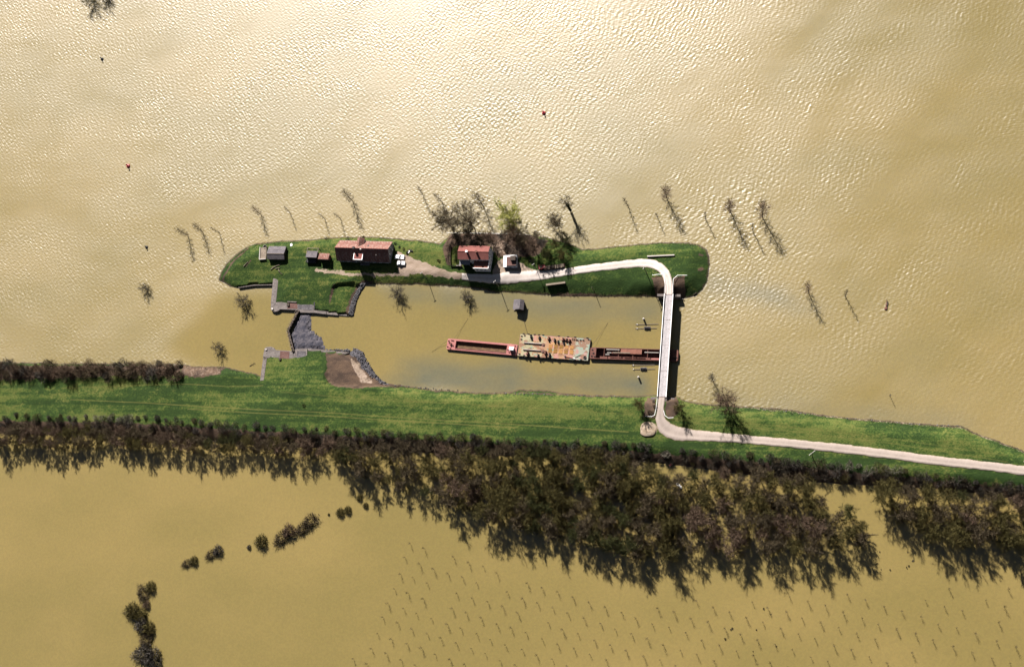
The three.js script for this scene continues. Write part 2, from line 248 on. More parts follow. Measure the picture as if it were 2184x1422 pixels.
const BANK_PAINT = {
  track: [{ pts: [[150, 852], [310, 859], [420, 866], [540, 873], [700, 880], [830, 889], [960, 897], [1150, 908], [1340, 921]], w: 0.6 }, { pts: [[400, 872], [540, 880.5], [700, 887.5], [830, 896], [1100, 912]], w: 0.6 }, { pts: [[130, 828], [300, 821], [400, 819], [480, 824], [560, 822]], w: 0.6, a: 0.8 }, { pts: [[600, 836], [760, 850], [1000, 862], [1200, 874], [1350, 884]], w: 0.5, a: 0.6 }, { pts: [[1470, 900], [1700, 921], [1900, 945], [2150, 985]], w: 0.5, a: 0.7 }, { pts: [[1470, 892], [1700, 912], [1900, 935], [2150, 972]], w: 0.5, a: 0.5 }],
  dirt: [{ pts: [[392, 781], [430, 784], [480, 784], [470, 796], [430, 803], [388, 801]], a: 0.32 }, { pts: [[1380, 900], [1372, 908], [1372, 922], [1384, 930], [1400, 926], [1404, 910]] }, { pts: [[744, 760], [768, 775], [782, 800], [798, 817], [770, 815], [755, 790]], a: 0.6 }, { pts: [[1580, 869], [1700, 881], [1870, 898], [1960, 906], [2050, 912], [2120, 940], [2184, 966]], w: 0.9, a: 0.42 }, { pts: [[2168, 972], [2184, 985], [2200, 980], [2200, 1000]], a: 0.8 }],
  soil: [{ pts: [[388, 780], [430, 783], [482, 784], [468, 797], [430, 805], [386, 803]], a: 0.9 }, { pts: [[694, 752], [698, 775], [694, 800], [699, 816], [716, 825], [760, 828], [840, 824], [815, 812], [795, 795], [782, 771], [773, 752], [743, 756]] }, { pts: [[840, 822], [1060, 839], [1330, 846]], w: 0.9, a: 0.7 }, { pts: [[1380, 850], [1400, 846], [1400, 892], [1372, 888]], a: 0.85 }, { pts: [[1424, 846], [1446, 848], [1450, 880], [1432, 894], [1420, 885]], a: 0.85 }, { pts: [[-100, 778], [385, 780], [385, 800], [-100, 812]], a: 0.75 }, { pts: [[-100, 897], [250, 900], [540, 919], [900, 939], [1360, 963], [1600, 984], [1760, 1000], [2200, 1046], [2200, 1080], [-100, 940]], a: 0.9 }],
  stone: [{ pts: [[746, 742], [762, 744], [775, 752], [784, 771], [796, 791], [810, 807], [840, 820], [812, 818], [790, 803], [772, 783], [760, 762], [746, 756]] }],
  straw: [{ pts: [[760, 830], [1100, 840], [1080, 870], [760, 850]], a: 0.55 }, { pts: [[100, 830], [400, 820], [400, 860], [100, 860]], a: 0.4 }],
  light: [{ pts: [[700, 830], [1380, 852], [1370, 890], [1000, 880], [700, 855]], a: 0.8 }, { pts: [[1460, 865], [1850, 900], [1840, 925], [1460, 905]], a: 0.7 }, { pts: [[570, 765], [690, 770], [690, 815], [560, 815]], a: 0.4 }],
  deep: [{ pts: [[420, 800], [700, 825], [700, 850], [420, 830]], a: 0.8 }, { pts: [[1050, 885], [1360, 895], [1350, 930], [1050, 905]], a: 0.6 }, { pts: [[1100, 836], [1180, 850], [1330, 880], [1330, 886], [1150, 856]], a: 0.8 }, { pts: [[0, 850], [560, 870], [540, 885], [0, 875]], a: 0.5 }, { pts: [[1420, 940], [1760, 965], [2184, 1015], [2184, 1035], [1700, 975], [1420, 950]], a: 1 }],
};
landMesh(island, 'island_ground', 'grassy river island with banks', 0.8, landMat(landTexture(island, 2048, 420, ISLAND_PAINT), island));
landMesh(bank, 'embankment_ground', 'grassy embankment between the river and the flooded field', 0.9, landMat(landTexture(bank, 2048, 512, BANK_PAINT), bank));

// ───────────────────────── water ─────────────────────────
const boatFrame = (tl, tr, br, bl, y) => { const [a, b, c, d] = [tl, tr, br, bl].map(([x, q]) => G(x, q, y)); const l = a.clone().add(d).multiplyScalar(0.5), r = b.clone().add(c).multiplyScalar(0.5), v = r.clone().sub(l); return { at: l.clone().add(r).multiplyScalar(0.5).setY(0), turn: Math.atan2(-v.z, v.x), L: v.length(), W: (a.distanceTo(d) + b.distanceTo(c)) / 2 }; };
const PINK = boatFrame([953.5, 721], [1104, 735], [1101, 758], [953, 745], 0.95), BROWN = boatFrame([1259, 740.5], [1447.5, 745.5], [1446.5, 770.5], [1258.5, 764.5], 1.35);
Object.assign(PINK, { h0: -PINK.L / 2 + PINK.L * 0.125, h1: PINK.L / 2 - PINK.L * 0.145, hw: PINK.W / 2 - 0.75 }); Object.assign(BROWN, { h0: -BROWN.L / 2 + 2.5, h1: BROWN.L / 2 - 3.0, hw: BROWN.W / 2 - 0.3 });
const HOLDS = [PINK, BROWN];
const WX0 = -310, WX1 = 250, WZ0 = -235, WZ1 = 165;
{
  // where the wind ruffles the water (1) and where banks, walls and trees keep it calm (0), on a 2 m grid
  const gw = 280, gh = 200; let calm = new Float32Array(gw * gh), lee = new Float32Array(gw * gh);
  const zones = [
    [pixelPoly([[590, 600], [1440, 600], [1425, 860], [560, 830]]), 0.96],
    [pixelPoly([[560, 606], [480, 612], [430, 660], [330, 745], [400, 800], [600, 800], [640, 620]]), 0.85],
    [pixelPoly([[-400, 880], [1400, 930], [2700, 1080], [2700, 1700], [-400, 1700]]), 1],
    [pixelPoly([[1440, 640], [1700, 700], [2300, 900], [2300, 1000], [1440, 860]]), 0.5],
    [pixelPoly([[1035, 345], [1075, 322], [1130, 325], [1100, 355], [1040, 372]]), 0.75], [pixelPoly([[1135, 330], [1200, 335], [1205, 355], [1140, 350]]), 0.6],
    [pixelPoly([[1395, 318], [1450, 290], [1500, 300], [1490, 325], [1440, 350], [1400, 350]]), 0.72], [pixelPoly([[1440, 345], [1560, 335], [1640, 350], [1600, 372], [1460, 385]]), 0.5],
    [pixelPoly([[1555, 25], [1590, 20], [1595, 55], [1560, 55]]), 0.8], [pixelPoly([[1635, 15], [1670, 5], [1665, 40], [1640, 58]]), 0.8], [pixelPoly([[1695, 30], [1740, 18], [1735, 50], [1700, 55]]), 0.8],
    [pixelPoly([[250, 105], [310, 92], [370, 88], [340, 110], [255, 122]]), 0.6], [pixelPoly([[60, 40], [150, 25], [150, 50], [70, 55]]), 0.4], [pixelPoly([[95, 150], [150, 130], [240, 150], [180, 180], [100, 185]]), 0.4],
  ];
  for (let j = 0; j < gh; j++) for (let i = 0; i < gw; i++) {
    const x = WX0 + (i + 0.5) * 2, z = WZ0 + (j + 0.5) * 2, wx = x + (fbm(x * 0.07, z * 0.07, 4) - 0.5) * 30, wz = z + (fbm(x * 0.07 + 40, z * 0.07, 4) - 0.5) * 24;
    zones.forEach(([poly, v], k) => { if (inside(poly, wx, wz)) { calm[j * gw + i] = Math.max(calm[j * gw + i], v); if (k < 3) lee[j * gw + i] = Math.max(lee[j * gw + i], v); } });
  }
  const spread = (a, times) => { for (let pass = 0; pass < times; pass++) { const b = a.slice(); for (let j = 1; j < gh - 1; j++) for (let i = 1; i < gw - 1; i++) { let s = 0; for (let v = -1; v <= 1; v++) for (let u = -1; u <= 1; u++) s += a[(j + v) * gw + i + u]; b[j * gw + i] = s / 9; } a = b; } return a; };
  calm = spread(calm, 6); lee = spread(lee, 9);
  const bendOf = (x, z) => z + 0.0016 * (x + 20) * (x + 20) + (vn(x * 0.02, z * 0.02) - 0.5) * 22, gustOf = (x, bend) => fbm((x * 0.83 - bend * 0.56) * 0.013, (x * 0.56 + bend * 0.83) * 0.05 + 5, 4);
  const leeAt = (x, z) => { const u = clamp((x - WX0) / 2 - 0.5, 0, gw - 1.001), v = clamp((z - WZ0) / 2 - 0.5, 0, gh - 1.001), i = u | 0, j = v | 0, a = u - i, b = v - j; return lerp(lerp(lee[j * gw + i], lee[j * gw + i + 1], a), lerp(lee[(j + 1) * gw + i], lee[(j + 1) * gw + i + 1], a), b); };
  const still = tex(700, 500, (i, j) => { const x = WX0 + (i + 0.5) * 0.8, z = WZ1 - (j + 0.5) * 0.8, wind = clamp(0.92 + 0.42 * (gustOf(x, bendOf(x, z)) - 0.5) + 0.25 * (fbm(x * 0.05, z * 0.12, 3) - 0.5), 0.6, 1) * lerp(1, 0.84, sstep(40, 190, x - z * 0.25)), v = lerp(wind, 0.36, sstep(0.05, 0.95, leeAt(x, z))); return [v, v, v]; }, false); still.wrapS = still.wrapT = THREE.ClampToEdgeWrapping;   // sheltered water has a smoother skin
  const calmAt = (x, z) => { const u = clamp((x - WX0) / 2 - 0.5, 0, gw - 1.001), v = clamp((z - WZ0) / 2 - 0.5, 0, gh - 1.001), i = u | 0, j = v | 0, a = u - i, b = v - j; return lerp(lerp(calm[j * gw + i], calm[j * gw + i + 1], a), lerp(calm[(j + 1) * gw + i], calm[(j + 1) * gw + i + 1], a), b); };
  const waves = []; let total = 0;
  for (let i = 0; i < 72; i++) { const lam = 0.88 * Math.pow(3.0, Math.pow(rnd(), 1.7)), a = 1.15 + (rnd() + rnd() + rnd() - 1.5) * 1.5, k = 2 * Math.PI / lam, s = ra(0.5, 1.3) * Math.pow(lam, -0.15); waves.push([k * Math.cos(a), k * Math.sin(a), rnd() * 6.283, s * Math.cos(a), s * Math.sin(a)]); total += s * s / 2; }
  const norm = 1 / Math.sqrt(total), W = 2048, Hh = Math.round(2048 * (WZ1 - WZ0) / (WX1 - WX0)), d = new Uint8Array(W * Hh * 4), px = (WX1 - WX0) / W;
  for (let j = 0, o = 0; j < Hh; j++) for (let i = 0; i < W; i++, o += 4) {
    const x = WX0 + (i + 0.5) * px, z = WZ1 - (j + 0.5) * px;
    const bend = bendOf(x, z), gust = gustOf(x, bend), wu = x + (vn(x * 0.045, z * 0.045) - 0.5) * 4.5, wv = z + (vn(x * 0.045 + 70, z * 0.045) - 0.5) * 4.5, fine = fbm(x * 0.06, z * 0.11, 3), east = sstep(70, 190, x - z * 0.25);
    let amp = (1 - calmAt(x, z)) * clamp(1 + 2.5 * (gust - 0.5) + 1.5 * (fine - 0.5), 0.1, 1.8) * lerp(1, 0.6, east);
    const ridge = 1 - Math.abs(2 * fbm((x * 0.9 - bend * 0.45) * 0.02 + 3, (x * 0.45 + bend * 0.9) * 0.03, 4) - 1); amp += (1 - calmAt(x, z)) * 0.55 * Math.pow(ridge, 14);   // current lines
    amp = 0.078 * Math.max(amp, 0.02);
    let sx = 0, sz = 0;
    if (amp > 0.006) { for (const w of waves) { const c = Math.cos(w[0] * wu + w[1] * wv + w[2]); sx += w[3] * c; sz += w[4] * c; } } else { sx = (hash(i, j) - 0.5); sz = (hash(i + 9, j) - 0.5); }
    sx *= amp * norm; sz *= amp * norm;
    const l = 1 / Math.sqrt(1 + sx * sx + sz * sz);
    d[o] = 127.5 - sx * l * 127.5; d[o + 1] = 127.5 + sz * l * 127.5; d[o + 2] = 127.5 + l * 127.5; d[o + 3] = 255;
  }
  const normalMap = new THREE.DataTexture(d, W, Hh); normalMap.wrapS = normalMap.wrapT = THREE.RepeatWrapping; normalMap.magFilter = THREE.LinearFilter; normalMap.needsUpdate = true;
  // silt in the water: thick and yellow in the river, clearer and greyer along the harbour banks and in a plume off the island
  const clear = [[pixelPoly([[800, 800], [850, 800], [1000, 800], [1150, 800], [1390, 800], [1395, 850], [1100, 842], [900, 836], [820, 820]]), 0.9], [pixelPoly([[800, 604], [1000, 612], [1400, 632], [1410, 690], [1200, 690], [1000, 650], [820, 640]]), 0.6], [pixelPoly([[820, 770], [1100, 780], [1400, 800], [1400, 850], [1000, 850]]), 0.72], [pixelPoly([[1512, 575], [1560, 590], [1640, 610], [1720, 640], [1800, 655], [1720, 662], [1600, 655], [1500, 632]]), 0.5], [pixelPoly([[1460, 855], [1460, 842], [1700, 860], [2050, 885], [2100, 915], [1900, 905], [1600, 875]]), 0.4], [pixelPoly([[462, 600], [478, 560], [510, 532], [520, 540], [480, 600]]), 0.5]];
  let cl = new Float32Array(gw * gh);
  for (let jj = 0; jj < gh; jj++) for (let ii = 0; ii < gw; ii++) { const x = WX0 + (ii + 0.5) * 2 + (fbm(ii * 0.2, jj * 0.2, 3) - 0.5) * 12, z = WZ0 + (jj + 0.5) * 2 + (fbm(ii * 0.2 + 9, jj * 0.2, 3) - 0.5) * 9; for (const [poly, q] of clear) if (inside(poly, x, z)) cl[jj * gw + ii] = Math.max(cl[jj * gw + ii], q); }
  for (let pass = 0; pass < 3; pass++) { const b = cl.slice(); for (let j = 1; j < gh - 1; j++) for (let i = 1; i < gw - 1; i++) { let q = 0; for (let y = -1; y <= 1; y++) for (let x = -1; x <= 1; x++) q += cl[(j + y) * gw + i + x]; b[j * gw + i] = q / 9; } cl = b; }
  calm = cl; const clAt = calmAt;
  const cw = 1024, ch = 732, map = tex(cw, ch, (i, j) => {
    const x = WX0 + (i + 0.5) * (WX1 - WX0) / cw, z = WZ1 - (j + 0.5) * (WZ1 - WZ0) / ch;
    const q = clamp(clAt(x, z) * (0.55 + 0.9 * fbm(x * 0.09, z * 0.2, 4)));
    const tone = fbm(x * 0.02 + 4, z * 0.035, 4) - 0.5, c = mix3([0.256, 0.189, 0.040], [0.304, 0.218, 0.053], clamp(0.5 + tone * 2.4));
    return mix3(c, [0.135, 0.134, 0.078], q * 0.95).map((v) => v * (0.93 + 0.14 * hash(i, j)));
  });
  // the silty body of the water scatters light evenly; its clear skin above carries the waves and mirrors sun and sky
  const S = 2200, u = (x) => (x - WX0) / (WX1 - WX0), v = (z) => (WZ1 - z) / (WZ1 - WZ0);
  const sheet = (y) => {                                       // no water inside the two open holds
    const sh = new THREE.Shape([[-S, -S], [S, -S], [S, S], [-S, S]].map(([x, q]) => new THREE.Vector2(x, q)));
    for (const f of HOLDS) { const c = Math.cos(f.turn), n = Math.sin(f.turn), p = new THREE.Path(); [[f.h0, -f.hw], [f.h1, -f.hw], [f.h1, f.hw], [f.h0, f.hw]].forEach(([x, z], i) => p[i ? 'lineTo' : 'moveTo'](f.at.x + x * c + z * n, -(f.at.z - x * n + z * c))); p.closePath(); sh.holes.push(p); }
    const g = new THREE.ShapeGeometry(sh).rotateX(-Math.PI / 2).translate(0, y, 0), p = g.attributes.position; for (let i = 0; i < p.count; i++) g.attributes.uv.setXY(i, u(p.getX(i)), v(p.getZ(i))); return g;
  };
  tag(mesh('silt_water', sheet(-0.08), new THREE.MeshStandardMaterial({ map, roughness: 1, normalMap, normalScale: new THREE.Vector2(0.22, 0.22) })), 'muddy yellow flood water of the river and the flooded field', null, null, 'structure');
  const skin = mesh('river_water', sheet(0), new THREE.MeshPhysicalMaterial({ color: 0xffffff, transmission: 1, thickness: 0, normalMap, normalScale: new THREE.Vector2(1, 1), roughness: 0.5, roughnessMap: still, ior: 1.47 }));
  tag(skin, 'rippled surface of the flood water', null, null, 'structure'); skin.castShadow = false;
}

// ───────────────────────── roads ─────────────────────────
function curve3(pts, n) { const c = new THREE.CatmullRomCurve3(pts, false, 'centripetal'); return c.getSpacedPoints(n ?? Math.ceil(c.getLength() / 1.4)); }
function road(name, label, pts, mat) {              // pts: [px, py, half width, height or null]
  const ctr = pts.map(([x, y, w, h]) => Object.assign(h == null ? P(x, y) : G(x, y, h), { w, h }));
  const line = curve3(ctr), n = line.length - 1, pos = [], uv = [], idx = []; let run = 0;
  line.forEach((p, i) => {
    const f = i / n * (ctr.length - 1), k = Math.min(ctr.length - 2, Math.floor(f)); let best = 0, bd = 1e9;
    ctr.forEach((c, q) => { const d = Math.hypot(c.x - p.x, c.z - p.z); if (d < bd) { bd = d; best = q; } });
    const other = ctr[best + 1] && (!ctr[best - 1] || Math.hypot(ctr[best + 1].x - p.x, ctr[best + 1].z - p.z) < Math.hypot(ctr[best - 1].x - p.x, ctr[best - 1].z - p.z)) ? best + 1 : Math.max(0, best - 1);
    const d0 = bd, d1 = Math.hypot(ctr[other].x - p.x, ctr[other].z - p.z), hw = lerp(ctr[best].w, ctr[other].w, d0 / (d0 + d1 || 1));
    const t = line[Math.min(n, i + 1)].clone().sub(line[Math.max(0, i - 1)]).setY(0).normalize(), s = V3(-t.z, 0, t.x);
    if (i) run += p.distanceTo(line[i - 1]);
    const fixed = ctr[best].h != null;
    [-1, -0.96, -0.5, 0, 0.5, 0.96, 1].forEach((u, j) => {
      const wob = Math.abs(u) > 0.9 ? 1 + (fbm(run * 0.5, j * 9, 3) - 0.5) * 0.42 : 1, x = p.x + s.x * hw * u * wob, z = p.z + s.z * hw * u * wob;
      const yt = Math.max(0, heightAt(x, z)) + 0.1, y = fixed ? Math.max(ctr[best].h, yt) : yt;
      pos.push(x, Math.abs(u) === 1 ? y - 0.5 : y + 0.03, z); uv.push(u * 0.5 + 0.5, run / 6);
    });
  });
  for (let i = 0; i < n; i++) for (let j = 0; j < 6; j++) { const a = i * 7 + j, b = a + 7; idx.push(a, b, a + 1, a + 1, b, b + 1); }
  const g = new THREE.BufferGeometry(); g.setAttribute('position', new THREE.Float32BufferAttribute(pos, 3)); g.setAttribute('uv', new THREE.Float32BufferAttribute(uv, 2)); g.setIndex(idx); g.computeVertexNormals();
  return tag(mesh(name, g, mat), label, null, null, 'structure');
}
const gravelTex = (a, b, verge) => tex(128, 512, (x, y) => {
  const u = x / 127, track = Math.max(Math.exp(-(((u - 0.27) / 0.13) ** 2)), Math.exp(-(((u - 0.73) / 0.13) ** 2)));
  let c = mix3(b, a, clamp(0.25 + 0.6 * track + (hash(x, y) - 0.5) * 0.5 + (fbm(x * 0.05, y * 0.03, 3) - 0.5) * 0.7));
  return mix3(c, verge, sstep(0.42, 0.5, Math.abs(u - 0.5) + (fbm(x * 0.1, y * 0.06, 2) - 0.5) * 0.12) * 0.8);
}, true, 0.53);
const gravelPale = new THREE.MeshPhysicalMaterial({ specularIntensity: 0.2, map: gravelTex([0.66, 0.585, 0.53], [0.50, 0.43, 0.375], [0.24, 0.19, 0.10]), roughness: 0.95 });
const gravelPink = new THREE.MeshPhysicalMaterial({ specularIntensity: 0.2, map: gravelTex([0.47, 0.39, 0.335], [0.36, 0.295, 0.25], [0.2, 0.155, 0.08]), roughness: 0.95 });
const DECK = 5.0;
road('island_road', 'pale gravel track along the island from the yard to the bridge', [[985, 589.5, 1.4], [1015, 592, 1.7], [1050, 594, 2.2], [1090, 590, 2.8], [1135, 588, 2.3], [1200, 581, 1.7], [1260, 572, 1.7], [1320, 565, 1.75], [1365, 561, 1.85], [1394, 563.5, 1.9], [1413, 575, 1.85, 4.3], [1423, 590, 1.7, 4.9], [1426.5, 607, 1.6, DECK], [1427, 627.5, 1.5, DECK]], gravelPale);
road('embankment_road', 'pinkish gravel road from the bridge along the embankment', [[1412, 847, 1.4, DECK], [1409.5, 868, 1.45, DECK], [1408.5, 888, 1.8, 4.6], [1411, 902, 2.5], [1421, 914, 3.2], [1442, 922.5, 3.0], [1480, 928, 2.2], [1560, 934, 1.75], [1640, 941, 1.7], [1720, 948.5, 1.7], [1800, 957, 1.75], [1900, 969, 1.75], [2000, 982, 1.75], [2100, 993, 1.75], [2240, 1010, 1.75]], gravelPink);

// ───────────────────────── buildings ─────────────────────────
// frame from two pixels of a ridge at a height: centre on the ground, turn, length
function frameOf(a, b, y, ground) {
  const p = G(a[0], a[1], y), q = G(b[0], b[1], y), d = q.clone().sub(p);
  return { at: p.add(q).multiplyScalar(0.5).setY(ground), turn: Math.atan2(-d.z, d.x), L: Math.hypot(d.x, d.z) };
}
// gabled walls: eaves at -zn (north) and +zs (south), local ridge on the x axis
function gableWalls(L, zn, zs, en, es, r) {
  const s = new THREE.Shape([[-zn, 0], [zs, 0], [zs, es], [0, r], [-zn, en]].map(([z, y]) => new THREE.Vector2(-z, y)));
  return metreUV(new THREE.ExtrudeGeometry(s, { depth: L, bevelEnabled: false }).rotateY(Math.PI / 2).translate(-L / 2, 0, 0));
}
function roofSlab(L, z0, y0, z1, y1, t = 0.16) {
  const len = Math.hypot(z1 - z0, y1 - y0), g = new THREE.BoxGeometry(L, t, len);
  g.rotateX(Math.atan2(y0 - y1, z1 - z0)).translate(0, (y0 + y1) / 2 + t / 2, (z0 + z1) / 2);
  return metreUV(g);
}
const ridgeTiles = (L, y, z = 0) => metreUV(new THREE.CylinderGeometry(0.14, 0.14, L, 6, 1).rotateZ(Math.PI / 2).translate(0, y, z));
function windowOn(parent, w, h, x, y, z, face, frameMat = M.whitePaint) {   // face: turn about y, 0 looks south
  const f = mesh('window', [bx(w + 0.2, 0.1, 0.12, 0, h / 2 + 0.05, 0), bx(w + 0.2, 0.1, 0.16, 0, -h / 2 - 0.05, 0), bx(0.1, h, 0.12, -w / 2 - 0.05, 0, 0), bx(0.1, h, 0.12, w / 2 + 0.05, 0, 0), bx(0.06, h, 0.08, 0, 0, 0.01)], frameMat, parent);
  mesh('pane', bx(w, h, 0.05, 0, 0, -0.02), M.glass, f);
  f.position.set(x, y, z); f.rotation.y = face; return f;
}
{ // long red-roofed building
  const f = frameOf([714.5, 528.5], [828, 532], 9.1, 2.6), L = f.L, e = 2.95, r = 6.95, w = 4.75;
  const t = thing('long_house', 'long building with a red tiled roof and a grey gable beside the parked cars', 'house', f.at, f.turn);
  mesh('wall', gableWalls(L - 0.7, w - 0.4, w - 0.4, e + 0.25, e + 0.25, r - 0.1), M.greyWall, t);
  const rn = mesh('roof', roofSlab(L, -w, e, 0, r), M.redRoof, t), rs = mesh('roof', roofSlab(L, 0.02, r, w, e), M.redRoof, t);
  mesh('ridge_cap', ridgeTiles(L, r + 0.15), M.redRoof2, t);
  const pos = (k) => -L / 2 + k * L;
  { // cross gable on the river side
    const s = new THREE.Shape([[-1.5, 0], [1.5, 0], [1.5, 4.8], [0, 6.2], [-1.5, 4.8]].map(([x, y]) => new THREE.Vector2(x, y)));
    const cg = mesh('cross_gable', metreUV(new THREE.ExtrudeGeometry(s, { depth: 5.3, bevelEnabled: false }).translate(pos(0.43), 0, -5.3)), M.paleConcrete, t);
    for (const q of [-1, 1]) mesh('gable_roof', metreUV(new THREE.BoxGeometry(2.3, 0.14, 5.6).rotateZ(-q * 0.745).translate(pos(0.43) + q * 0.85, 5.48, -2.75)), M.redRoof, cg);
  }
  { // flat dormer on the yard side
    const d = mesh('dormer', metreUV(bx(4.1, 2.6, 2.8, pos(0.44), 4.15, 3.25)), M.greyWall, t);
    mesh('dormer_roof', metreUV(bx(3.9, 0.1, 2.7, pos(0.44), 5.5, 3.3)), M.redRoof2, d);
    for (const q of [-1, 1]) mesh('edge_trim', bx(0.24, 0.34, 3.1, pos(0.44) + q * 2.05, 5.5, 3.3), M.whitePaint, d);
    mesh('edge_trim', bx(3.85, 0.3, 0.2, pos(0.44), 5.48, 4.75), M.whitePaint, d);
    for (const q of [-1, 1]) windowOn(d, 1.1, 1.1, pos(0.44) + q * 0.95, 4.4, 4.7, 0);
  }
  const ch = mesh('chimney', metreUV(bx(0.9, 2.0, 0.8, pos(0.37), 7.0, 0.1)), M.brick, t); mesh('chimney_cap', bx(1.05, 0.14, 0.95, pos(0.37), 8.05, 0.1), M.dark, ch);
  const c2 = mesh('chimney', metreUV(bx(0.5, 1.4, 0.5, pos(0.5), 7.0, 0.5)), M.paleConcrete, t); mesh('chimney_cap', bx(0.62, 0.1, 0.62, pos(0.5), 7.75, 0.5), M.paleConcrete, c2);
  const sk = mesh('roof_window', new THREE.BoxGeometry(0.7, 0.1, 1.2).rotateX(-0.7).translate(pos(0.6), 5.62, -1.75), M.dark, t); sk.name = 'roof_window';
  mesh('vent_pipe', cyl(0.12, 0.12, 0.9, pos(0.77), 5.2, 2.4), M.paleConcrete, t);
  mesh('gutter', bx(L, 0.12, 0.16, 0, e, w + 0.06), M.steel, t); mesh('gutter', bx(L, 0.12, 0.16, 0, e, -w - 0.06), M.steel, t);
  for (const k of [0.08, 0.2, 0.33, 0.55, 0.68, 0.8, 0.92]) windowOn(t, 1.0, 1.3, pos(k), 1.6, w - 0.37, 0);
  for (const k of [0.12, 0.28, 0.62, 0.78, 0.9]) windowOn(t, 1.0, 1.3, pos(k), 1.7, -w + 0.37, Math.PI);
  for (const z of [-2.2, 0.6]) for (const y of [1.5, 3.9]) windowOn(t, 0.9, 1.2, L / 2 - 0.33, y, z, Math.PI / 2);
  const dr = mesh('door', bx(1.1, 2.1, 0.08, pos(0.45), 1.05, w - 0.35), M.darkWood, t); mesh('handle', bx(0.05, 0.12, 0.1, pos(0.45) + 0.4, 1.05, w - 0.28), M.steel, dr);
  mesh('door_step', bx(4.4, 0.5, 1.4, pos(0.5), 0.1, w + 0.3), M.concrete, t);
  mesh('flue', cyl(0.09, 0.09, 1.1, pos(0.31), 6.1, 1.1), M.dark, t);
}
{ // white house
  const f = frameOf([976, 536], [1041.9, 537.3], 10.55, 2.6), L = f.L, e = 6.55, r = 7.95, w = 3.12;
  const t = thing('white_house', 'white house with a plain red roof and a low front annex', 'house', f.at, f.turn);
  mesh('wall', gableWalls(L - 0.5, w - 0.3, w - 0.3, e + 0.1, e + 0.1, r - 0.08), M.whiteWall, t);
  mesh('roof', roofSlab(L, -w, e, 0, r), M.redRoof2, t); mesh('roof', roofSlab(L, 0.02, r, w, e), M.redRoof2, t); mesh('ridge_cap', ridgeTiles(L, r + 0.14), M.redRoof2, t);
  const pos = (k) => -L / 2 + k * L;
  for (const k of [0.31, 0.62]) { const c = mesh('chimney', metreUV(bx(0.75, 1.5, 0.65, pos(k), r + 0.4, 0.25)), M.brick, t); mesh('chimney_cap', bx(0.9, 0.14, 0.8, pos(k), r + 1.2, 0.25), k < 0.5 ? M.whitePaint : M.brick, c); }
  { // annex with a terrace roof
    const a = mesh('annex', metreUV(bx(6.7, 4.6, 3.6, pos(0.49) + 3.35, 2.3, w + 1.45)), M.whiteWall, t);
    mesh('annex_roof', metreUV(bx(6.6, 0.1, 3.4, pos(0.49) + 3.35, 4.65, w + 1.4)), M.coverBoard, a);
    mesh('parapet', [bx(6.9, 0.35, 0.18, pos(0.49) + 3.35, 4.7, w + 3.2), bx(0.18, 0.35, 3.5, pos(0.49) + 6.75, 4.7, w + 1.5)], M.whitePaint, a);
    for (const k of [1.3, 3.1, 4.9]) windowOn(a, 1.15, 1.25, pos(0.49) + k, 2.7, w + 3.28, 0);
    for (const z of [0.6, 2.2]) windowOn(a, 0.6, 1.9, pos(0.49) + 6.74, 2.1, w + z, Math.PI / 2);
  }
  { const a = mesh('awning', metreUV(new THREE.BoxGeometry(4.8, 0.12, 1.9).rotateX(0.16).translate(pos(0.2), 4.9, w + 0.85)), M.greyWall, t); for (const x of [-2.2, 2.2]) mesh('post', cyl(0.07, 0.07, 4.8, pos(0.2) + x, 2.4, w + 1.7), M.steel, a); }
  for (const z of [-1.7, 0.1, 1.7]) for (const y of [1.8, 4.8]) windowOn(t, 0.8, 1.25, L / 2 - 0.22, y, z, Math.PI / 2);
  windowOn(t, 0.6, 0.7, L / 2 - 0.22, 6.85, 0, Math.PI / 2);
  for (const k of [0.12, 0.3, 0.55, 0.75, 0.9]) windowOn(t, 0.9, 1.2, pos(k), 4.6, -w + 0.27, Math.PI);
  const d = mesh('door', bx(1, 2.1, 0.08, pos(0.3), 1.05, w - 0.24), M.darkWood, t); mesh('handle', bx(0.05, 0.12, 0.1, pos(0.3) + 0.36, 1.05, w - 0.17), M.steel, d);
}
{ // low white garage block with an overgrown stepped top
  const p = P(1090, 562); p.y = 2.6; const t = thing('flat_roofed_garage', 'small white flat-roofed block overgrown on top, east of the white house', 'garage', p, -0.03);
  mesh('wall', metreUV(bx(5.9, 1.8, 5.2, 0, 0.9, -0.6)), M.whiteWall, t);
  mesh('roof', metreUV(bx(5.7, 0.1, 5.0, 0, 1.83, -0.6)), M.whitePaint, t);
  mesh('parapet', [bx(0.2, 0.25, 5.2, -2.87, 1.95, -0.6), bx(5.5, 0.25, 0.2, 0.1, 1.95, -3.12)], M.whitePaint, t);
  const b = mesh('upper_block', metreUV(bx(4.4, 0.8, 4.2, 0.72, 2.2, -0.25)), M.greyWall, t);
  mesh('block_roof', metreUV(bx(4.2, 0.08, 4.0, 0.72, 2.63, -0.25)), M.rustPlate, b);
  mesh('upper_block', metreUV(bx(2.2, 1.5, 2.0, 1.7, 3.2, -1.2)), M.darkWood, t);
  mesh('garage_door', bx(2.4, 1.6, 0.08, -0.8, 0.82, 2.03), M.greyWall, t); windowOn(t, 0.9, 0.8, 1.9, 1.2, 2.02, 0);
}
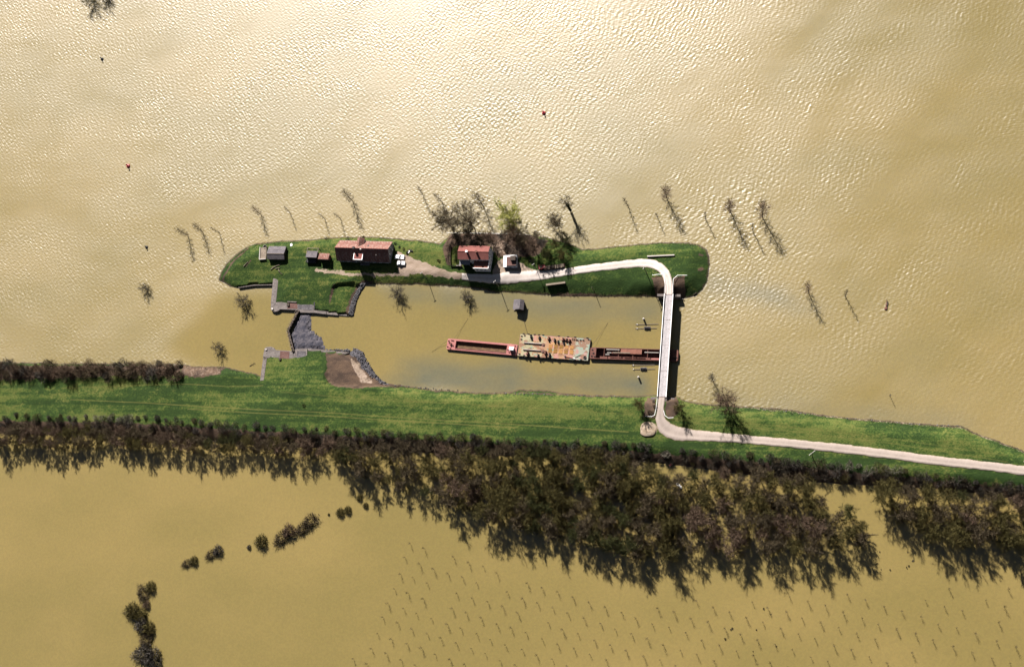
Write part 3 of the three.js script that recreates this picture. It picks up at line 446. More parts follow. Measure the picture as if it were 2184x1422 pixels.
{ // grey shed by the west end
  const f = frameOf([568.3, 540.8], [605, 541.2], 5.2, 2.0), L = f.L;
  const t = thing('grey_shed', 'grey-roofed shed beside a fenced pad at the west end of the island', 'shed', f.at, f.turn);
  mesh('wall', gableWalls(L - 0.4, 3.7, 2.0, 2.1, 2.1, 3.15), M.darkWood, t);
  mesh('roof', roofSlab(L, -4.0, 1.95, 0, 3.2), M.greyRoof, t); mesh('roof', roofSlab(L, 0.02, 3.2, 2.25, 1.9), M.greyRoof, t); mesh('ridge_cap', ridgeTiles(L, 3.33), M.paleWood, t);
  mesh('door', bx(1.8, 2.0, 0.08, -1, 1.0, 2.04), M.darkWood, t); windowOn(t, 0.8, 0.8, 2, 1.5, 2.03, 0, M.paleWood); windowOn(t, 0.7, 0.7, L / 2 - 0.18, 1.5, -1.5, Math.PI / 2, M.paleWood);
  mesh('roof_seam', new THREE.BoxGeometry(L * 0.55, 0.04, 0.07).rotateX(-0.29).translate(0.4, 2.72, -2.2), M.dark, t);
}
{ // walled pad beside it
  const q = P(561, 540); const t = thing('walled_pad', 'low walled concrete pad against the west side of the grey shed', 'pad', q, 0);
  mesh('slab', metreUV(bx(3.2, 0.3, 5.6, 0, 0.05, 0)), M.paleWood, t);
  mesh('kerb', [bx(0.35, 0.7, 6.2, -1.6, 0.2, 0), bx(3.0, 0.7, 0.35, 0.1, 0.2, 2.95)], M.paleConcrete, t);
  const k = P(566.5, 528); const b = thing('water_tank', 'round open water tank at the north corner of the grey shed', 'tank', k, 0);
  mesh('tank_wall', new THREE.LatheGeometry([[0.01, 0.2], [0.72, 0.2], [0.78, 1.25], [0.9, 1.3], [0.9, 0], [0.01, 0]].map(([x, y]) => new THREE.Vector2(x, y)), 18), M.paleConcrete, b); mesh('water_surface', cyl(0.75, 0.75, 0.06, 0, 0.55, 0, 18), M.dark, b);
}
{ // two huts
  let f = frameOf([652, 541], [677, 542], 5.4, 2.8);
  let t = thing('grey_hut', 'small grey-roofed hut with an open timber frame, west of the red-roofed hut', 'hut', f.at, f.turn);
  mesh('wall', metreUV(bx(5.0, 2.2, 3.0, 0, 1.1, 0.3)), M.darkWood, t); mesh('roof', roofSlab(5.3, -1.5, 2.35, 1.7, 2.75), M.greyRoof, t);
  mesh('frame_beam', [bx(5.6, 0.22, 0.22, 0.2, 2.5, -2.8), bx(0.22, 0.22, 4.8, -2.55, 2.6, -0.5), bx(0.22, 0.22, 2, 2.7, 2.5, -2)], M.paleWood, t);
  for (const x of [-2.5, 2.7]) mesh('post', bx(0.2, 2.5, 0.2, x, 1.25, -2.8), M.darkWood, t);
  mesh('lean_to', metreUV(bx(4.4, 1.2, 1.9, -0.5, 0.6, 2.7)), M.dark, t); mesh('post', bx(0.2, 2.2, 0.2, -2.6, 1.1, 3.4), M.paleWood, t);
  mesh('door', bx(0.9, 1.8, 0.06, 1.4, 0.9, 1.83), M.darkWood, t);
  f = frameOf([678.5, 546], [702.5, 547], 5.2, 2.8);
  t = thing('red_roofed_hut', 'small hut with a bright red sloping roof, next to the grey hut', 'hut', f.at, f.turn);
  mesh('wall', metreUV(bx(4.6, 2.1, 2.3, 0, 1.05, 0)), M.brick, t); mesh('roof', roofSlab(5.0, -1.5, 2.1, 1.5, 2.75), M.redRoof, t); mesh('bargeboard', bx(5.05, 0.18, 0.08, 0, 2.75, 1.55), M.paleWood, t);
  mesh('door', bx(0.9, 1.8, 0.06, -1, 0.9, 1.18), M.darkWood, t);
}
{ // hut standing in the harbour
  const q = G(1106, 650, 2.5).setY(0), t = thing('harbour_hut', 'grey-roofed hut standing in the harbour water south of the white house', 'hut', q, -0.12);
  mesh('wall', metreUV(bx(3.6, 2.9, 3.7, 0.2, 1.35, 0)), M.darkWood, t);
  const s = new THREE.Shape([[-2.1, 2.7], [0.9, 3.7], [2.25, 2.5]].map(([x, y]) => new THREE.Vector2(x, y)));
  mesh('gable', metreUV(new THREE.ExtrudeGeometry(s, { depth: 3.7, bevelEnabled: false }).translate(0, 0, -1.85)), M.darkWood, t);
  mesh('roof', metreUV(new THREE.BoxGeometry(3.35, 0.14, 4.4).rotateZ(Math.atan2(1.0, 3.0)).translate(-0.62, 3.28, 0)), M.greyRoof, t);
  mesh('roof', metreUV(new THREE.BoxGeometry(1.95, 0.14, 4.4).rotateZ(-0.725).translate(1.62, 3.14, 0)), M.greyRoof, t);
  for (const [x, z] of [[-1.5, -1.7], [1.9, -1.7], [-1.5, 1.7], [1.9, 1.7]]) mesh('pile', cyl(0.14, 0.14, 2, x, -0.3, z, 8), M.darkWood, t);
  mesh('landing', bx(0.8, 0.12, 3, -2.2, 0.4, 0.3), M.paleWood, t);
}

// ───────────────────────── bridge ─────────────────────────
{
  const a = G(1427, 627.5, DECK), b = G(1412, 847, DECK), d = b.clone().sub(a), L = Math.hypot(d.x, d.z), mid = a.clone().add(b).multiplyScalar(0.5);
  const t = thing('road_bridge', 'long narrow concrete bridge over the harbour mouth', 'bridge', mid.clone().setY(0), Math.atan2(-d.z, d.x));
  mesh('deck', metreUV(bx(L, 0.35, 3.3, 0, DECK - 0.15, 0)), M.deck, t);
  for (const s of [-1, 1]) {
    mesh('girder', metreUV(bx(L, 1.0, 0.4, 0, DECK - 0.85, s * 1.35)), M.concrete, t);
    const p = mesh('parapet', metreUV(bx(L, 0.75, 0.12, 0, DECK + 0.32, s * 1.78)), M.rustPlate, t);
    mesh('rail', bx(L, 0.1, 0.2, 0, DECK + 0.75, s * 1.78), M.whitePaint, p);
    mesh('edge_beam', metreUV(bx(L, 0.4, 0.3, 0, DECK - 0.12, s * 1.81)), M.rustPlate, t);
  }
  for (let q = 0; q <= 4; q++) mesh('expansion_joint', bx(q % 4 ? 0.07 : 0.18, 0.04, 3.2, -L / 2 + 0.15 + q * (L - 0.3) / 4, DECK + 0.03, 0), M.rustPlate, t);
  for (const [px, py, len, lab] of [[1426.3, 616, 5.2, 'concrete abutment under the island end of the bridge'], [1411.5, 858, 5.0, 'concrete abutment under the embankment end of the bridge']]) {
    const q = G(px, py, DECK); q.y = 0; const ab = thing('bridge_abutment', lab, 'abutment', q, t.rotation.y);
    mesh('abutment_wall', metreUV(bx(len, DECK + 1.4, 3.7, 0, DECK / 2 - 0.95, 0)), M.concrete, ab);
    for (const s of [-1, 1]) mesh('wing_wall', metreUV(bx(1.0, DECK + 0.8, 3.4, (py < 700 ? 1 : -1) * (len / 2 - 0.5), DECK / 2 - 2.4, s * 3.1, 0)), M.concrete, ab);
  }
  // pale kerbs and rails that edge the approaches
  const rail = (name, label, pts, h0) => { const g = pts.map(([x, y, h]) => (h == null ? P(x, y) : G(x, y, h))), o = thing(name, label, 'railing', g[0].clone(), 0); const loc = g.map((p) => p.clone().sub(g[0]).add(V3(0, h0, 0))); for (let i = 0; i + 1 < loc.length; i++) mesh('rail', bar(loc[i], loc[i + 1], 0.09), M.whitePaint, o); loc.forEach((p) => mesh('post', bar(p.clone().setY(p.y - h0 - 0.4), p, 0.06), M.whitePaint, o)); return o; };
  rail('approach_railing', 'pale railing west of the road at the island end of the bridge', [[1392, 588], [1406, 586], [1417, 587], [1419.5, 606, 4.9], [1419.5, 626, DECK]], 0.75);
  rail('approach_railing', 'pale bent railing east of the road at the island end of the bridge', [[1466, 588], [1446, 588], [1437, 596, 4.8], [1435.5, 612, 4.9], [1435.5, 626, DECK]], 0.75);
  rail('approach_railing', 'curved white railing west of the road at the embankment end of the bridge', [[1402.5, 850, DECK], [1400, 872, 4.9], [1397, 886], [1390, 889], [1377, 888]], 0.7);
  rail('approach_railing', 'curved white railing east of the road at the embankment end of the bridge', [[1416, 876, 4.6], [1419, 887], [1426, 892], [1437, 891]], 0.7);
  const kerb = (label, pts) => { const g = pts.map(([x, y]) => G(x, y, 0.5)), o = thing('toe_wall', label, 'toe wall', g[0].clone().setY(0), 0); for (let i = 0; i + 1 < g.length; i++) mesh('kerb', bar(g[i].clone().sub(g[0]).setY(0.3), g[i + 1].clone().sub(g[0]).setY(0.3), 0.16), M.concrete, o); };
  kerb('thin concrete toe wall at the waterline west of the bridge', [[1402, 639], [1410, 635], [1418, 632]]);
  kerb('thin concrete toe wall at the waterline east of the bridge', [[1437, 631], [1449, 634], [1460, 639]]);
}

// ───────────────────────── lock heads, walls, gate ─────────────────────────
{
  const wallOf = (name, label, cat, px, top, mat = M.concrete) => { const g = pixelPoly(px, top), o = g[0].clone().setY(0), t = thing(name, label, cat, o, 0); mesh('wall_block', metreUV(prism(g.map((p) => XZ(p.x - o.x, p.z - o.z)), -2, top, 0.06)), mat, t); t.userData.org = undefined; delete t.userData.org; return { t, o }; };
  wallOf('quay_wall', 'grey quay wall running north from the lock head on the island', 'wall', [[582.5, 587], [594, 587], [588.5, 640], [588, 647], [577.5, 656], [577, 645]], 1.2);
  const nh = wallOf('lock_platform', 'stone lock head on the island with a rusty cover plate', 'lock head', [[588, 645], [597, 641], [611, 640.5], [668.5, 644], [668.5, 667], [640, 666.5], [630, 661], [597, 659.5], [592, 663.5], [584, 665], [577, 661], [576.5, 652]], 1.15);
  function part(h, name, px, y, th, mat) { return  mesh(name, metreUV(prism(pixelPoly(px, y).map((p) => XZ(p.x - h.o.x, p.z - h.o.z)), y - th, y)), mat, h.t); }
  part(nh, 'cover_plate', [[614, 646], [633, 646], [634, 658], [612, 658]], 1.21, 0.1, M.rustPlate);
  part(nh, 'paving', [[634, 645.5], [667, 647], [666, 662], [635, 659]], 1.2, 0.1, M.soilStone);
  part(nh, 'kerb', [[612, 642], [632, 643], [632, 645], [612, 644]], 1.6, 0.5, M.concrete);
  part(nh, 'winch_base', [[611, 646], [616, 646], [616, 652], [611, 652]], 1.8, 0.7, M.darkWood);
  part(nh, 'bollard', [[578, 656], [582, 656], [582, 660], [578, 660]], 1.6, 0.5, M.paleConcrete);
  part(nh, 'edge_kerb', [[668.5, 644], [671, 644], [671, 659], [668.5, 659]], 1.4, 0.5, M.dark);
  const lw = wallOf('lock_wall', 'narrow lock wall running east from the island lock head', 'wall', [[668, 661], [695, 664], [695, 670], [668, 667]], 1.1);
  for (const [px, y] of [[[[694.6, 664], [720, 667], [720, 672], [694.6, 670]], 0.75], [[[719.6, 667], [744, 670], [743.5, 673.5], [719.6, 672]], 0.4]]) part(lw, 'wall_block', px, y, y + 1.5, M.concrete);
  const sh = wallOf('lock_platform', 'stone lock head on the embankment with a brown plate', 'lock head', [[563.5, 743], [567, 740], [577, 739], [583, 741], [586, 746], [620, 748.5], [631, 744], [655, 743], [654, 767], [570, 763.5], [563, 766], [560, 760]], 1.2);
  part(sh, 'cover_plate', [[597, 748.5], [617, 750], [616, 765], [596, 764]], 1.26, 0.1, M.rustPlate);
  part(sh, 'paving', [[633, 748], [652, 749], [651, 764], [632, 763]], 1.25, 0.1, M.soilStone);
  part(sh, 'winch_base', [[594, 763], [598, 763], [598, 768], [594, 768]], 2.0, 0.9, M.darkWood);
  part(sh, 'bollard', [[565, 743.5], [568.5, 743.5], [568.5, 746], [565, 746]], 1.65, 0.5, M.paleConcrete);
  wallOf('quay_wall', 'brown quay wall running south from the embankment lock head', 'wall', [[561, 760], [569, 762], [565, 790], [562, 811], [554, 812], [556, 795]], 1.2);
  wallOf('lock_wall', 'narrow lock wall running east from the embankment lock head', 'wall', [[655, 743], [691, 746], [735, 750.5], [745, 752], [735, 755], [690, 751], [655, 748]], 0.9);
  wallOf('river_wall', 'low stone wall at the water along the south-west shore of the island', 'wall', [[507, 612.5], [541, 607.2], [582, 606.4], [582, 608], [541, 609], [509, 613.8]], 0.95);
  const gate = (label, a, b) => {
    const p = G(...a, 1.7), q = G(...b, 1.7), d = q.clone().sub(p), L = Math.hypot(d.x, d.z), t = thing('lock_gate', label, 'lock gate', p.clone().add(q).multiplyScalar(0.5).setY(0), Math.atan2(-d.z, d.x), 'mitre gates of the lock');
    mesh('leaf', metreUV(bx(L, 3.6, 0.5, 0, -0.2, 0)), M.darkWood, t);
    mesh('walkway', metreUV(bx(L, 0.1, 1.1, 0, 1.62, 0)), M.darkWood, t);
    for (const s of [-1, 1]) { mesh('handrail', bx(L, 0.09, 0.09, 0, 2.55, s * 0.6), M.paleWood, t); for (let k = 0; k <= 4; k++) mesh('rail_post', bx(0.09, 1.05, 0.09, -L / 2 + 0.1 + k * (L - 0.2) / 4, 2.1, s * 0.6), M.paleWood, t); }
    for (let k = 0; k < 7; k++) mesh('gate_gear', rbx(ra(0.25, 0.6), ra(0.3, 0.6), ra(0.3, 0.6), -L / 2 + 0.6 + k * (L - 1.2) / 6, 1.9, ra(-0.3, 0.3)), k % 2 ? M.paleWood : M.dark, t);
  };
  gate('north leaf of the closed lock gate with a railed walkway', [636, 661], [613.5, 704]);
  gate('south leaf of the closed lock gate with a railed walkway', [613.5, 704], [625, 750]);
  { // stone and silt bar behind the gate
    const g = pixelPoly([[640, 668], [662, 670], [661, 690], [660, 700], [667, 709], [678, 715], [686, 727], [691, 744], [660, 748], [628, 748], [622, 738], [620, 712], [626, 696]], 0.4), xs = g.map((p) => p.x), zs = g.map((p) => p.z), x0 = Math.min(...xs) - 1, x1 = Math.max(...xs) + 1, z0 = Math.min(...zs) - 1, z1 = Math.max(...zs) + 1;
    const pg = new THREE.PlaneGeometry(x1 - x0, z1 - z0, 46, 46).rotateX(-Math.PI / 2).translate((x0 + x1) / 2, 0, (z0 + z1) / 2), p = pg.attributes.position;
    for (let i = 0; i < p.count; i++) { const x = p.getX(i), z = p.getZ(i); let d = 1e9; g.forEach((a, k) => { d = Math.min(d, segDist(x, z, a, g[(k + 1) % g.length])); }); const s = inside(g, x, z) ? d : -d; p.setY(i, clamp(s * 0.35 + (fbm(x, z, 3) - 0.5) * 0.9, -0.8, 0.75) + (fbm(x * 2.4, z * 2.4, 2) - 0.5) * 0.3 * (s > 0)); }
    pg.computeVertexNormals();
    tag(mesh('stone_bar', metreUV(pg), mottle([0.05, 0.05, 0.068], [0.145, 0.13, 0.142], { bump: 0.05 })), 'grey bar of stones and silt behind the lock gate', null, null, 'structure');
  }
}
// loose stones on the revetments
{
  const geo = new THREE.DodecahedronGeometry(0.5, 0), spots = [], areas = [[[[788, 603], [778, 606], [768, 620], [760, 638], [755, 656], [752, 672], [744, 671], [746, 656], [752, 638], [761, 620], [772, 605]], 900], [[[642, 672], [660, 672], [659, 700], [667, 710], [678, 717], [688, 744], [632, 746], [622, 712]], 420], [[[752, 742], [762, 744], [775, 752], [784, 771], [796, 791], [810, 807], [830, 820], [812, 818], [790, 803], [772, 783], [760, 762], [746, 756]], 240], [[[690, 744], [745, 744], [745, 750], [690, 746]], 120], [[[1580, 868], [1700, 880], [1880, 897], [2050, 908], [2050, 910], [1880, 900], [1700, 882], [1580, 870]], 60], [[[840, 820], [1060, 838], [1330, 845], [1330, 847], [1060, 841], [840, 824]], 70]];
  for (const [px, n] of areas) { const g = pixelPoly(px, 0.5), xs = g.map((p) => p.x), zs = g.map((p) => p.z); for (let k = 0, t = 0; k < n && t < n * 20; t++) { const x = ra(Math.min(...xs), Math.max(...xs)), z = ra(Math.min(...zs), Math.max(...zs)); if (!inside(g, x, z)) continue; spots.push([x, z]); k++; } }
  const im = new THREE.InstancedMesh(geo, new THREE.MeshStandardMaterial({ color: 0xffffff, roughness: 0.95 }), spots.length), m = new THREE.Matrix4(), q = new THREE.Quaternion();
  spots.forEach(([x, z], i) => { const s = ra(0.25, 0.75); q.setFromEuler(new THREE.Euler(ra(0, 6), ra(0, 6), ra(0, 6))); m.compose(V3(x, Math.max(0.05, heightAt(x, z)) + ra(-0.1, 0.25), z), q, V3(s, s * 0.7, s)); im.setMatrixAt(i, m); const v = ra(0.018, 0.085); im.setColorAt(i, new THREE.Color().setRGB(v, v * 0.94, v * 0.98)); });
  im.name = 'rubble'; tag(im, 'grey rubble stones along the banks and behind the lock gate', null, null, 'stuff'); im.castShadow = im.receiveShadow = true; scene.add(im);
}

// ───────────────────────── barges and pontoon ─────────────────────────
function hullOf(t, L, W, top, bow, stern, hold, mat, names = 'hull') {
  const h = W / 2, s = new THREE.Shape(), c = 0.7;
  s.moveTo(-L / 2 + bow, -h); s.lineTo(L / 2 - stern, -h); s.quadraticCurveTo(L / 2, -h, L / 2, -h + stern * c); s.lineTo(L / 2, h - stern * c); s.quadraticCurveTo(L / 2, h, L / 2 - stern, h); s.lineTo(-L / 2 + bow, h); s.quadraticCurveTo(-L / 2, h, -L / 2, h - bow * c); s.lineTo(-L / 2, -h + bow * c); s.quadraticCurveTo(-L / 2, -h, -L / 2 + bow, -h);
  if (hold) { const p = new THREE.Path(); p.moveTo(hold[0], hold[2]); p.lineTo(hold[0], hold[3]); p.lineTo(hold[1], hold[3]); p.lineTo(hold[1], hold[2]); p.closePath(); s.holes.push(p); }
  const m = mesh(names, metreUV(new THREE.ExtrudeGeometry(s, { depth: top + 1.3, bevelEnabled: true, bevelSize: 0.08, bevelThickness: 0.06, bevelSegments: 1, bevelOffset: -0.08, curveSegments: 6 }).rotateX(-Math.PI / 2).translate(0, -1.36, 0)), mat, t);
  const r = mesh('rubbing_strake', [bx(L - bow - stern, 0.16, 0.14, (bow - stern) / 2, top - 0.35, h + 0.03), bx(L - bow - stern, 0.16, 0.14, (bow - stern) / 2, top - 0.35, -h - 0.03)], M.dark, t);
  return m;
}
const bollard = (t, x, y, z, s = 1, mat = M.dark) => { const b = mesh('bollard', [cyl(0.17 * s, 0.19 * s, 0.6 * s, -0.28 * s, 0.3 * s, 0, 8), cyl(0.17 * s, 0.19 * s, 0.6 * s, 0.28 * s, 0.3 * s, 0, 8), bx(1.0 * s, 0.08, 0.5 * s, 0, 0.04, 0)], mat, t); b.position.set(x, y, z); return b; };
{
  const f = PINK, { L, W, h0, h1, hw } = f, top = 0.95;
  const t = thing('open_barge', 'pink-red open barge with an empty hold, west of the pontoon', 'barge', f.at, f.turn);
  hullOf(t, L, W, top, 0.9, 0.5, [h0, h1, -hw, hw], M.pinkHull);
  mesh('hold_floor', metreUV(bx(h1 - h0 + 0.3, 0.2, hw * 2 + 0.3, (h0 + h1) / 2, -0.35, 0)), M.holdFloor, t);
  mesh('coaming', [bx(h1 - h0, 0.22, 0.12, (h0 + h1) / 2, top + 0.1, -hw), bx(h1 - h0, 0.22, 0.12, (h0 + h1) / 2, top + 0.1, hw)], M.pinkHull, t);
  for (const [x, z] of [[0.4, -1.4], [0.9, -0.6], [0.3, 1.3], [1.7, -1.8], [2.4, -1.7], [1.6, 1.9], [2.6, 0.6]]) bollard(t, -L / 2 + x + 0.2, top, z * 0.95, 0.7, M.brownHull);
  for (const [x, z] of [[1.0, -1.7], [1.7, 1.7], [3.2, 1.2], [3.9, 0.2]]) bollard(t, L / 2 - x, top, z, 0.7, M.brownHull);
  const c = mesh('cabin', rbx(1.9, 1.7, 1.4, L / 2 - 2.1, top + 0.85, -0.15), M.whitePaint, t); mesh('window', bx(0.7, 0.5, 0.05, L / 2 - 2.1, top + 1.2, 0.56), M.glass, c); mesh('roof_hatch', bx(0.6, 0.08, 0.4, L / 2 - 2.0, top + 1.74, -0.05), M.greyWall, c);
  mesh('anchor_winch', [bx(0.9, 0.4, 0.7, -L / 2 + 1.9, top + 0.2, 0.1), cyl(0.25, 0.25, 1.0, 0, 0, 0, 10).rotateX(Math.PI / 2).translate(-L / 2 + 1.9, top + 0.5, 0.1)], M.brownHull, t);
}
{
  const f = boatFrame([1108.5, 712], [1260.5, 721], [1254.5, 770.5], [1103.5, 758.5], 1.1), { L, W } = f, top = 1.1;
  const t = thing('work_pontoon', 'broad rusty work pontoon with winches and deck rails between the two barges', 'pontoon', f.at, f.turn);
  const deckMap = tex(768, 256, (i, j) => {
    const x = i / 768, z = 1 - j / 256, n = fbm(x * 22, z * 9, 4), m = fbm(x * 60 + 4, z * 22, 3), q = fbm(x * 9 + 8, z * 5, 3);
    let c = mix3([0.34, 0.31, 0.16], [0.50, 0.42, 0.24], n);
    c = mix3(c, [0.44, 0.21, 0.09], sstep(0.48, 0.58, q + 0.22 * (Math.abs(x - 0.5) < 0.3) - 0.08 * (z > 0.72) + (m - 0.5) * 0.3) * 0.85);
    if (x > 0.43 && x < 0.78 && z > 0.3 && z < 0.72) c = mix3(c, [0.56, 0.28, 0.085], 0.8 * sstep(0.3, 0.55, m + 0.1));
    c = mix3(c, [0.33, 0.37, 0.29], sstep(0.74, 0.82, x + (n - 0.5) * 0.12) * 0.85);
    c = mix3(c, [0.17, 0.36, 0.26], sstep(0.66, 0.74, fbm(x * 16 + 90, z * 8, 3) + 0.12 * (x > 0.85)) * 0.75);
    c = mix3(c, [0.5, 0.22, 0.19], sstep(0.62, 0.7, fbm(x * 18 + 33, z * 9 + 5, 3) + 0.05 * (z > 0.7)) * 0.7);
    c = mix3(c, [0.26, 0.105, 0.04], sstep(0.56, 0.63, fbm(x * 13 + 50, z * 6 + 20, 4)) * 0.85); c = mix3(c, [0.09, 0.045, 0.03], sstep(0.68, 0.74, m) * 0.7);
    if (Math.abs((x * 12) % 1 - 0.5) > 0.485 || Math.abs((z * 5) % 1 - 0.5) > 0.487) c = c.map((v) => v * 0.72);
    return c;
  });
  const side = hullOf(t, L, W, top - 0.04, 0.7, 0.7, null, mottle([0.12, 0.10, 0.085], [0.2, 0.14, 0.1]));
  { const g = bx(L - 0.35, 0.05, W - 0.35, 0, top, 0), p = g.attributes.position, uv = g.attributes.uv; for (let i = 0; i < p.count; i++) uv.setXY(i, p.getX(i) / L + 0.5, 0.5 - p.getZ(i) / W); mesh('deck', g, new THREE.MeshStandardMaterial({ map: deckMap, roughness: 0.8 }), t); }
  const X = (u) => -L / 2 + u * L, Z = (v) => -W / 2 + v * W;                       // shares of the deck, from the north-west corner
  for (const v of [0.42, 0.72]) { const r = mesh('rail_beam', rbx(0.25 * L, 0.5, 0.4, X(0.2), top + 0.27, Z(v) - 0.2), M.rustPlate, t); mesh('rail_top', bx(0.25 * L, 0.06, 0.22, X(0.2), top + 0.55, Z(v) - 0.28), M.paleConcrete, r); mesh('end_plate', rbx(1.0, 0.3, 1.0, X(0.355), top + 0.17, Z(v) + 0.05), M.rustPlate, t); }
  for (let i = 0; i < 5; i++) for (let j = 0; j < 2; j++) { const h = mesh('hatch_plate', rbx(1.55, 0.12, j ? 1.9 : 1.5, X(0.455 + i * 0.075), top + 0.07, Z(j ? 0.66 : 0.45), 0.03), i === 4 || (i + j) % 3 === 0 ? M.orange ??= mottle([0.52, 0.27, 0.09], [0.42, 0.2, 0.07]) : M.hatch ??= mottle([0.36, 0.19, 0.045], [0.22, 0.11, 0.035]), t); }
  const winch = (u, v, s = 1) => { const w = mesh('winch', [cyl(0.36 * s, 0.36 * s, 0.8 * s, 0, 0, 0, 12).rotateX(Math.PI / 2).translate(0, 0.6 * s, 0), bx(0.75 * s, 1.1 * s, 0.1, 0, 0.55 * s, -0.45 * s), bx(0.75 * s, 1.1 * s, 0.1, 0, 0.55 * s, 0.45 * s), bx(0.9 * s, 0.12, 1.1 * s, 0, 0.06, 0)], rnd() < 0.4 ? M.brownHull : M.dark, t); w.position.set(X(u), top + 0.02, Z(v)); w.rotation.y = ra(-0.3, 0.3); return w; };
  for (const [u, v, s] of [[0.165, 0.1, 1.15], [0.285, 0.13, 1.0], [0.42, 0.14, 1.1], [0.505, 0.2, 1.0], [0.555, 0.25, 0.9], [0.62, 0.15, 1.2], [0.665, 0.13, 1.0], [0.71, 0.17, 1.1], [0.64, 0.3, 0.8]]) winch(u, v, s);
  for (const [u, v, s] of [[0.15, 0.86, 1.2], [0.40, 0.78, 1.2], [0.46, 0.86, 1.0], [0.30, 0.92, 0.9]]) winch(u, v, s);
  for (const [u, v] of [[0.03, 0.1], [0.07, 0.06], [0.03, 0.24], [0.86, 0.1], [0.9, 0.1], [0.03, 0.9], [0.1, 0.95], [0.45, 0.96], [0.97, 0.05], [0.9, 0.95]]) bollard(t, X(u), top, Z(v), 0.8);
  mesh('chain_box', [rbx(0.35, 0.5, 0.4, X(0.75), top + 0.25, Z(0.09)), rbx(0.35, 0.5, 0.4, X(0.775), top + 0.25, Z(0.095)), rbx(0.35, 0.5, 0.4, X(0.8), top + 0.25, Z(0.1)), rbx(0.35, 0.5, 0.4, X(0.82), top + 0.25, Z(0.105))], M.dark, t);
  for (const [u, n] of [[0.05, 1], [0.12, 1], [0.21, 1], [0.27, 1], [0.33, 1], [0.55, 1], [0.68, 1], [0.78, 1], [0.95, 1], [0.12, 0], [0.35, 0], [0.58, 0], [0.8, 0]]) { const g = mesh('tyre_fender', new THREE.TorusGeometry(0.42, 0.17, 6, 12), M.rubber, t); g.position.set(X(u), top - 0.25, (n ? -1 : 1) * (W / 2 + 0.12)); }
  mesh('ladder', [bx(0.08, 1.2, 0.08, X(1) + 0.05, top - 0.45, -1), bx(0.08, 1.2, 0.08, X(1) + 0.05, top - 0.45, -0.5)], M.dark, t);
  mesh('post', cyl(0.08, 0.08, 1.5, X(0.5), top + 0.75, Z(0.12)), M.paleConcrete, t); mesh('post', cyl(0.08, 0.08, 1.4, X(0.67), top + 0.7, Z(0.1)), M.whitePaint, t);
  const w = (u, v, y) => V3(X(u), y, Z(v)).applyAxisAngle(V3(0, 1, 0), f.turn).add(f.at);
  let g = thing('loose_tyre', 'black tyre lying near the south-east corner of the pontoon deck', 'tyre', w(0.95, 0.86, top + 0.2), f.turn); mesh('tread', new THREE.TorusGeometry(0.5, 0.2, 8, 16).rotateX(Math.PI / 2), M.rubber, g);
  g = thing('derrick_boom', 'red and white derrick boom lying on the south edge of the pontoon', 'boom', w(0.74, 0.9, top + 0.3), f.turn - 0.12); mesh('spar', bar(V3(-2.0, 0, 0), V3(1.5, 0, 0.1), 0.16, 0.12), plain([0.5, 0.09, 0.08]), g); mesh('spar_tip', bar(V3(1.5, 0, 0.1), V3(2.6, 0, 0.15), 0.13, 0.1), M.whitePaint, g); mesh('foot', rbx(0.6, 0.4, 0.7, -1.9, 0, 0), M.dark, g);
  g = thing('timber_spar', 'pale timber spar lying slantwise on the east part of the pontoon', 'spar', w(0.85, 0.82, top + 0.15), f.turn + 0.55); mesh('beam', bx(2.6, 0.18, 0.18), M.paleWood, g); mesh('band', bx(0.12, 0.2, 0.2, 0.8), M.dark, g);
}
{
  const f = BROWN, { L, W, h0, h1, hw } = f, top = 1.35;
  const t = thing('cargo_barge', 'dark brown barge with boards across its hold, lying under the bridge', 'barge', f.at, f.turn);
  hullOf(t, L, W, top, 0.6, 1.2, [h0, h1, -hw, hw], M.brownHull);
  mesh('hold_floor', metreUV(bx(h1 - h0 + 0.3, 0.2, hw * 2 + 0.3, (h0 + h1) / 2, -1.2, 0)), M.brownHull, t);
  const X = (u) => -L / 2 + u * L;
  mesh('hatch_cover', metreUV(bx(L * 0.24, 0.12, 1.5, X(0.47), top + 0.12, -W / 2 + 1.15)), M.coverBoard, t);
  mesh('hatch_board', metreUV(bx(L * 0.34, 0.1, 0.5, X(0.42), top + 0.22, -0.25)), M.coverBoard, t);
  mesh('hatch_board', metreUV(bx(L * 0.2, 0.1, 0.35, X(0.36), top + 0.34, -0.4)), M.paleWood, t);
  for (const [u, z, l] of [[0.26, -W / 2 + 0.75, 0.15], [0.7, -W / 2 + 1.5, 0.16], [0.22, -0.35, 0.05], [0.2, 0.45, 0.045]]) mesh('hold_rail', bx(l * L, 0.12, 0.24, X(u), top + 0.05, z), M.paleConcrete, t);
  for (let k = 0; k < 5; k++) mesh('cross_beam', bx(0.2, 0.25, hw * 2, X(0.16 + k * 0.165), top - 0.25, 0), M.brownHull, t);
  mesh('hatch_board', metreUV(bx(L * 0.2, 0.1, 0.5, X(0.8), top + 0.08, hw - 0.35)), M.pinkHull, t);
  for (const [x, z] of [[0.9, -1.4], [1.4, 0], [0.8, 1.3], [2.0, 1.5]]) bollard(t, -L / 2 + x, top, z, 0.7, M.dark);
  mesh('aft_hatch', rbx(1.2, 0.5, 1.8, L / 2 - 1.6, top + 0.25, 0), M.coverBoard, t);
  bollard(t, L / 2 - 0.7, top, 0.9, 0.7);
}
